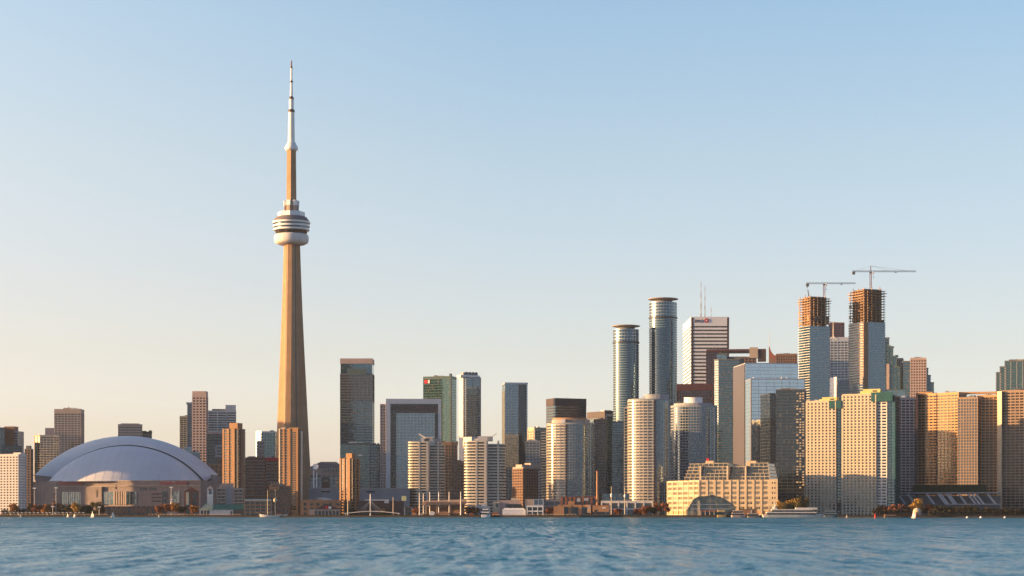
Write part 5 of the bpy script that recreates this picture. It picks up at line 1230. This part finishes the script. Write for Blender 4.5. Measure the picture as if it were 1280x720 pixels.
MB().prism(t.rect(624,651), 0, t.z(625.5)).build('wall', pinkc, t.root); MB().prism(t.rect(616,624.3,14,-1), 0, t.H).build('end_wall', cream, t.root); plain(t, 639, 647, 622.3, 625.5, 'roof_box', cream, 6, 5); plain(t, 620, 622.5, 629, 634, 'window', g_dark, .4, -1.3); plain(t, 632, 652, 630, 634, 'strip_window', g_dark, .5, -.3)  # dark glass strip across the gallery front
t = low('glass_pavilion', 'small pale and teal glass pavilion with orange left half', 656, 679, 624, 32, d=12)
plain(t, 656, 667, 624, 644, 'orange_hall', tan, 12, -.2); facade(t.root, t.rect(667.3,679), 0, t.H, g_sky, 5, .6, .15, bm=steel, ps=4, pw=.4)
t = low('cafe_pavilion', 'white framed two storey cafe before the glass pavilion', 659, 678.5, 632.5, 14, d=9); facade(t.root, t.rect(), 0, t.H, g_dark, 4.2, 1.1, .4, bm=paint, ps=5, pw=.7, roof=(.5,.5))
tent('long white marquee right of the motor yacht', 628, 657, 635, 12, paint, 'marquee'); tent('red stall tent between yacht and long white marquee', 615, 623, 640, 8, redbr)
t = low('glass_pavilion', 'dark grey glass office low block left of brick power house', 678.5, 700, 626, 40, d=14); facade(t.root, t.rect(), 0, t.H, g_grey, 4, .9, .2, bm=conc, ps=5, pw=.5, roof=(.6,))
t = low('power_house', 'red brick former power house with ribbed upper storey', 692, 748, 621, 24, d=18)
facade(t.root, t.rect(702,744.5,12,5), 0, t.H, g_dark, 30, 1.5, .2, bm=redbr, ps=3.9, pw=2.0, po=.5, pm=redbr)
facade(t.root, t.rect(699,738), 0, t.z(631), g_dark, 11, 2.2, .25, bm=orange, ps=10, pw=3, pm=orange); plain(t, 692, 705, 633, 645, 'annex', orange, 10, -3.5); plain(t, 710, 718, 626.5, 631.5, 'roof_hut', orange, 6, 2); plain(t, 734, 738.5, 631, 641, 'annex', tan, 3, -2.6); plain(t, 721, 725.5, 623, 627, 'skylight', steel, 2, 0); plain(t, 730, 735.5, 622.6, 625.8, 'skylight', steel, 2, 0)
r_ = redbr
p = at(746.6, 30); ch = thing('chimney', 'tall slim orange brick chimney of the power house', 'chimney', p); h = PZ(589.5,p[1])-G
MB().tube((0,0,0),(0,0,h),1.25,.85,16).build('stack', orange, ch); MB().lathe([(1.0,h-.1),(1.25,h),(1.25,h+.7),(.9,h+.7)],16).build('cap', redbr, ch); MB().box(-2,2,-2,2,0,3).build('plinth', redbr, ch)
t = low('brick_shed', 'low orange brick shed with a pale sign right of chimney', 741, 761, 632, 14, d=10); facade(t.root, t.rect(), 0, t.H, g_dark, 9, 6, .2, bm=orange, ps=None, roof=(.6,), rm=redbr); plain(t, 753, 757, 634, 635.4, 'sign_panel', paint, .2, -.45); plain(t, 743, 746, 637, 645, 'door', dbrown, .3, -.4)
t = low('pier_building', 'long low white pier building with glazed bays below tall round condo', 752, 815, 627, 30, d=14); facade(t.root, t.rect(), 0, t.H, g_grey, 6.5, 1.4, .3, bm=white, ps=8, pw=1.4, pm=white, roof=(.8,)); 
facade(t.root, t.rect(753,786,8,4), t.H, t.z(617), g_blue, 4, .4, .2, bm=dsteel, ps=6, pw=.3, core='upper_glass', band='upper_band', pier='upper_post')
for px, tp, lab in ((764.2,608,'tall yellowish ship mast left of the tall round condo'),(781,609,'tall pale ship mast against the foot of tall round condo')):
    q_ = at(px, 6); r = thing('ship_mast', lab, 'mast', q_); hh = PZ(tp,q_[1])-G; MB().tube((0,0,0),(0,0,hh),.5,.25,8).build('pole', cream, r); MB().lathe([(.3,hh*.62),(.9,hh*.66),(.9,hh*.72),(.3,hh*.76)],10).build('crosstree', paint, r); MB().box(-.9,.9,-.9,.9,0,.8).build('step', wood, r)
# curved glass pavilion before the terminal
p = at(886, 22); gp = thing('glass_pavilion', 'greenish glass pavilion with a curved roof in front of the terminal', 'building', p); m = p[1]/F
def gx(px): return (px-886)*m
def gz(py): return PZ(py,p[1])-G
cv = [(858,638),(862,631),(866.5,624),(872,621.3),(880,620.5),(888,620.3),(896,621),(902,622.8),(908,626),(914,630),(918,634)]
pr = [(gx(a),gz(b)) for a,b in cv]; n_ = len(pr)
vs = [(x,-8,z) for x,z in pr]+[(gx(918),-8,0),(gx(858),-8,0)]+[(x,9,z) for x,z in pr]+[(gx(918),9,0),(gx(858),9,0)]; k = n_+2
MB().add(vs,[tuple(range(k-1,-1,-1)),tuple(range(k,2*k))]+[(i,(i+1)%k,k+(i+1)%k,k+i) for i in range(k)]).build('glass_hall', glass('pale_green_glass', (.13,.15,.11), 1.8, .15, (3,3,3), .02, .3, (.30,.26,.17)), gp)
mb = MB()
for i in range(n_-1):
    for y in (-8.2,): mb.tube((pr[i][0],y,pr[i][1]),(pr[i+1][0],y,pr[i+1][1]),.3,n=6)
mb.build('roof_rib', dsteel, gp)
for px, tp in ((866.5,625),(872.5,622),(880,621),(888,621),(896,622),(903,624),(910,628)): MB().box(gx(px)-.3,gx(px)+.3,-8.5,-8.1,0,gz(tp)).build('post', dsteel, gp)
for py in (631,636.5): MB().box(gx(863),gx(913),-8.6,-8.2,gz(py),gz(py-.8)).build('transom', steel, gp)
MB().box(gx(886.5),gx(893),-3,3,gz(621.5),gz(618.4)).build('roof_plant', dconc, gp); MB().box(gx(871),gx(874),-9,-8.6,0,gz(626)).build('cream_pier', cream, gp)
t = low('kiosk_row', 'row of brown framed kiosks on the quay below the glass pavilion', 876, 898, 638.5, 10, 'kiosk', 6); facade(t.root, t.rect(), 0, t.H, g_dark, 5, .8, .2, bm=redbr, ps=4, pw=.7, pm=tan, roof=(.4,))
t = low('quay_shed', 'dark brown shed on the quay under the terminal front', 924, 946, 637, 12, 'shed', 6); MB().prism(t.rect(), 0, t.H).build('wall', brown, t.root); MB().prism(offset(t.rect(),.4), t.H, t.H+.4).build('roof', dbrown, t.root); plain(t, 938.5, 940, 637.5, 645, 'pale_post', steel, .4, -.5)
t = low('domed_hut', 'small domed hut half orange half grey under gold tree', 1141, 1151.5, 640.5, 12, 'hut', 8)
MB().prism(oval(t.W/2,t.D/2,20), 0, t.H).build('wall', tan, t.root); MB().lathe([(t.W*.5,t.H),(t.W*.46,t.H+2),(t.W*.3,t.H+3.6),(.2,t.H+4.4)],20).build('dome', cream, t.root, smooth=True); MB().box(-.9,.9,-t.D/2-.1,-t.D/2+.6,0,2.8).build('door', dbrown, t.root)
# buoys and sailboats out on the lake
def sail(label, px, Y, h, rz=.4):
    r = thing('sailboat', label, 'sailboat', (PX(px,Y), Y, 0), rz, 'small white sailboats'); L = h*.34; rows_ = []
    for i in range(9):
        u = -1+2*i/8; w = L*.3*(1-max(0,u)**2.2*.96); rows_.append([(u*L,-w,.75),(u*L*.95,-w*.6,.02),(u*L*.94,0,-.3),(u*L*.95,w*.6,.02),(u*L,w,.75)])
    MB().loft(rows_).build('hull', paint, r); MB().tube((0,0,.6),(0,0,h),.07,.04).build('mast', steel, r)
    v0 = [(-.1,0,1.1),(-L*.95,.35,1.2),(-.1,0,h*.97),(-L*.5,.3,h*.45)]
    MB().add([(-.1,-.03,1.1),(-L*.95,.3,1.2),(-L*.52,.3,h*.5),(-.1,-.03,h*.97),(-.1,.03,1.1),(-L*.95,.36,1.2),(-L*.52,.36,h*.5),(-.1,.03,h*.97)],[(3,2,1,0),(4,5,6,7),(0,1,5,4),(1,2,6,5),(2,3,7,6),(3,0,4,7)]).build('mainsail', paint, r)
    MB().add([(.15,0,h*.85),(L*.95,0,1.0),(.15,.3,1.2),(.15,.06,h*.85),(L*.95,.06,1.0),(.15,.36,1.2)],[(2,1,0),(3,4,5),(0,1,4,3),(1,2,5,4),(2,0,3,5)]).build('jib', paint, r)
for lab, px, Y, h in (('tiny white sailboat before the white apartment slab',25.5,1860,3.4),('small white sailboat below the olive gold tree',84.5,1880,4.0),('small white sailboat below the bright gold tree',93,1870,4.2),('white sailboat with a tall mast below the dark trees',115.5,1860,6.6),('white sailboat with full sail below the stadium pier',141.3,1850,6.6),('tiny white dinghy sail before the clock tower',198.5,1860,2.6),('white sailboat alone before the small domed hut',1142,1580,6.2)): sail(lab, px, Y, h*.85, rnd.uniform(-.7,.7))
def buoy(label, px, Y, h, mat):
    r = thing('buoy', label, 'buoy', (PX(px,Y), Y, 0)); MB().lathe([(.9,-.3),(1.1,0),(1.1,.5),(.7,.7),(.5,h*.75)],14).build('float', mat, r); MB().lathe([(.5,h*.75),(.15,h)],10).build('topmark', mat, r); MB().tube((0,0,h*.9),(0,0,h+.5),.06).build('lantern', dsteel, r)
buoy('red channel buoy before the teal glass condo', 1094, 1640, 3.6, wall('red_paint', (.55,.03,.05), .5)); buoy('small pale buoy between the two yellow topped condos', 1058.7, 1700, 2.6, tan)
buoy('small white buoy below the slanting struts', 1209, 1640, 1.6, paint); buoy('small white buoy below the bright end pier', 1226, 1640, 1.6, paint); buoy('small white buoy nearest the right edge', 1256, 1640, 1.6, paint)
# shore fixtures
def rail(label, a, b, dy=4):
    pa, pb = at(a,dy), at(b,dy); r = thing('railing', label, 'railing', pa, math.atan2(pb[1]-pa[1], pb[0]-pa[0])); L = math.hypot(pb[0]-pa[0], pb[1]-pa[1]); n_ = int(L/4)
    mb = MB(); mb.box(0,L,-.08,.08,1.0,1.16).box(0,L,-.06,.06,.5,.6).build('rail', tan, r)
    k = None
    for i in range(min(n_,99)+1):
        if k is None: k = MB().box(-.12,.12,-.12,.12,-.2,1.1).build('post', tan, r, (0,0,0))
        else: dupe(k, (L*i/min(n_,99),0,0))
rail('pale railing along the quay below the clock tower', 186, 300); rail('pale railing along the quay left of the stadium pier', 0, 134); rail('pale railing along the quay below the round condos', 616, 720)

# ------------------------------------------------------------------ evening haze over the whole lakefront
hz = MB().box(-9500, 9500, -3500, 7500, -4, 640).build('haze', bpy.data.materials.new('haze'))
tag(hz, kind='stuff'); hm = hz.data.materials[0]; hm.use_nodes = True; ht = hm.node_tree; ht.nodes.clear()
pv = ht.nodes.new('ShaderNodeVolumePrincipled'); pv.inputs['Color'].default_value = (.72,.85,1,1); pv.inputs['Density'].default_value = 1.7e-5; pv.inputs['Anisotropy'].default_value = .2
ho = ht.nodes.new('ShaderNodeOutputMaterial'); ht.links.new(pv.outputs[0], ho.inputs['Volume'])
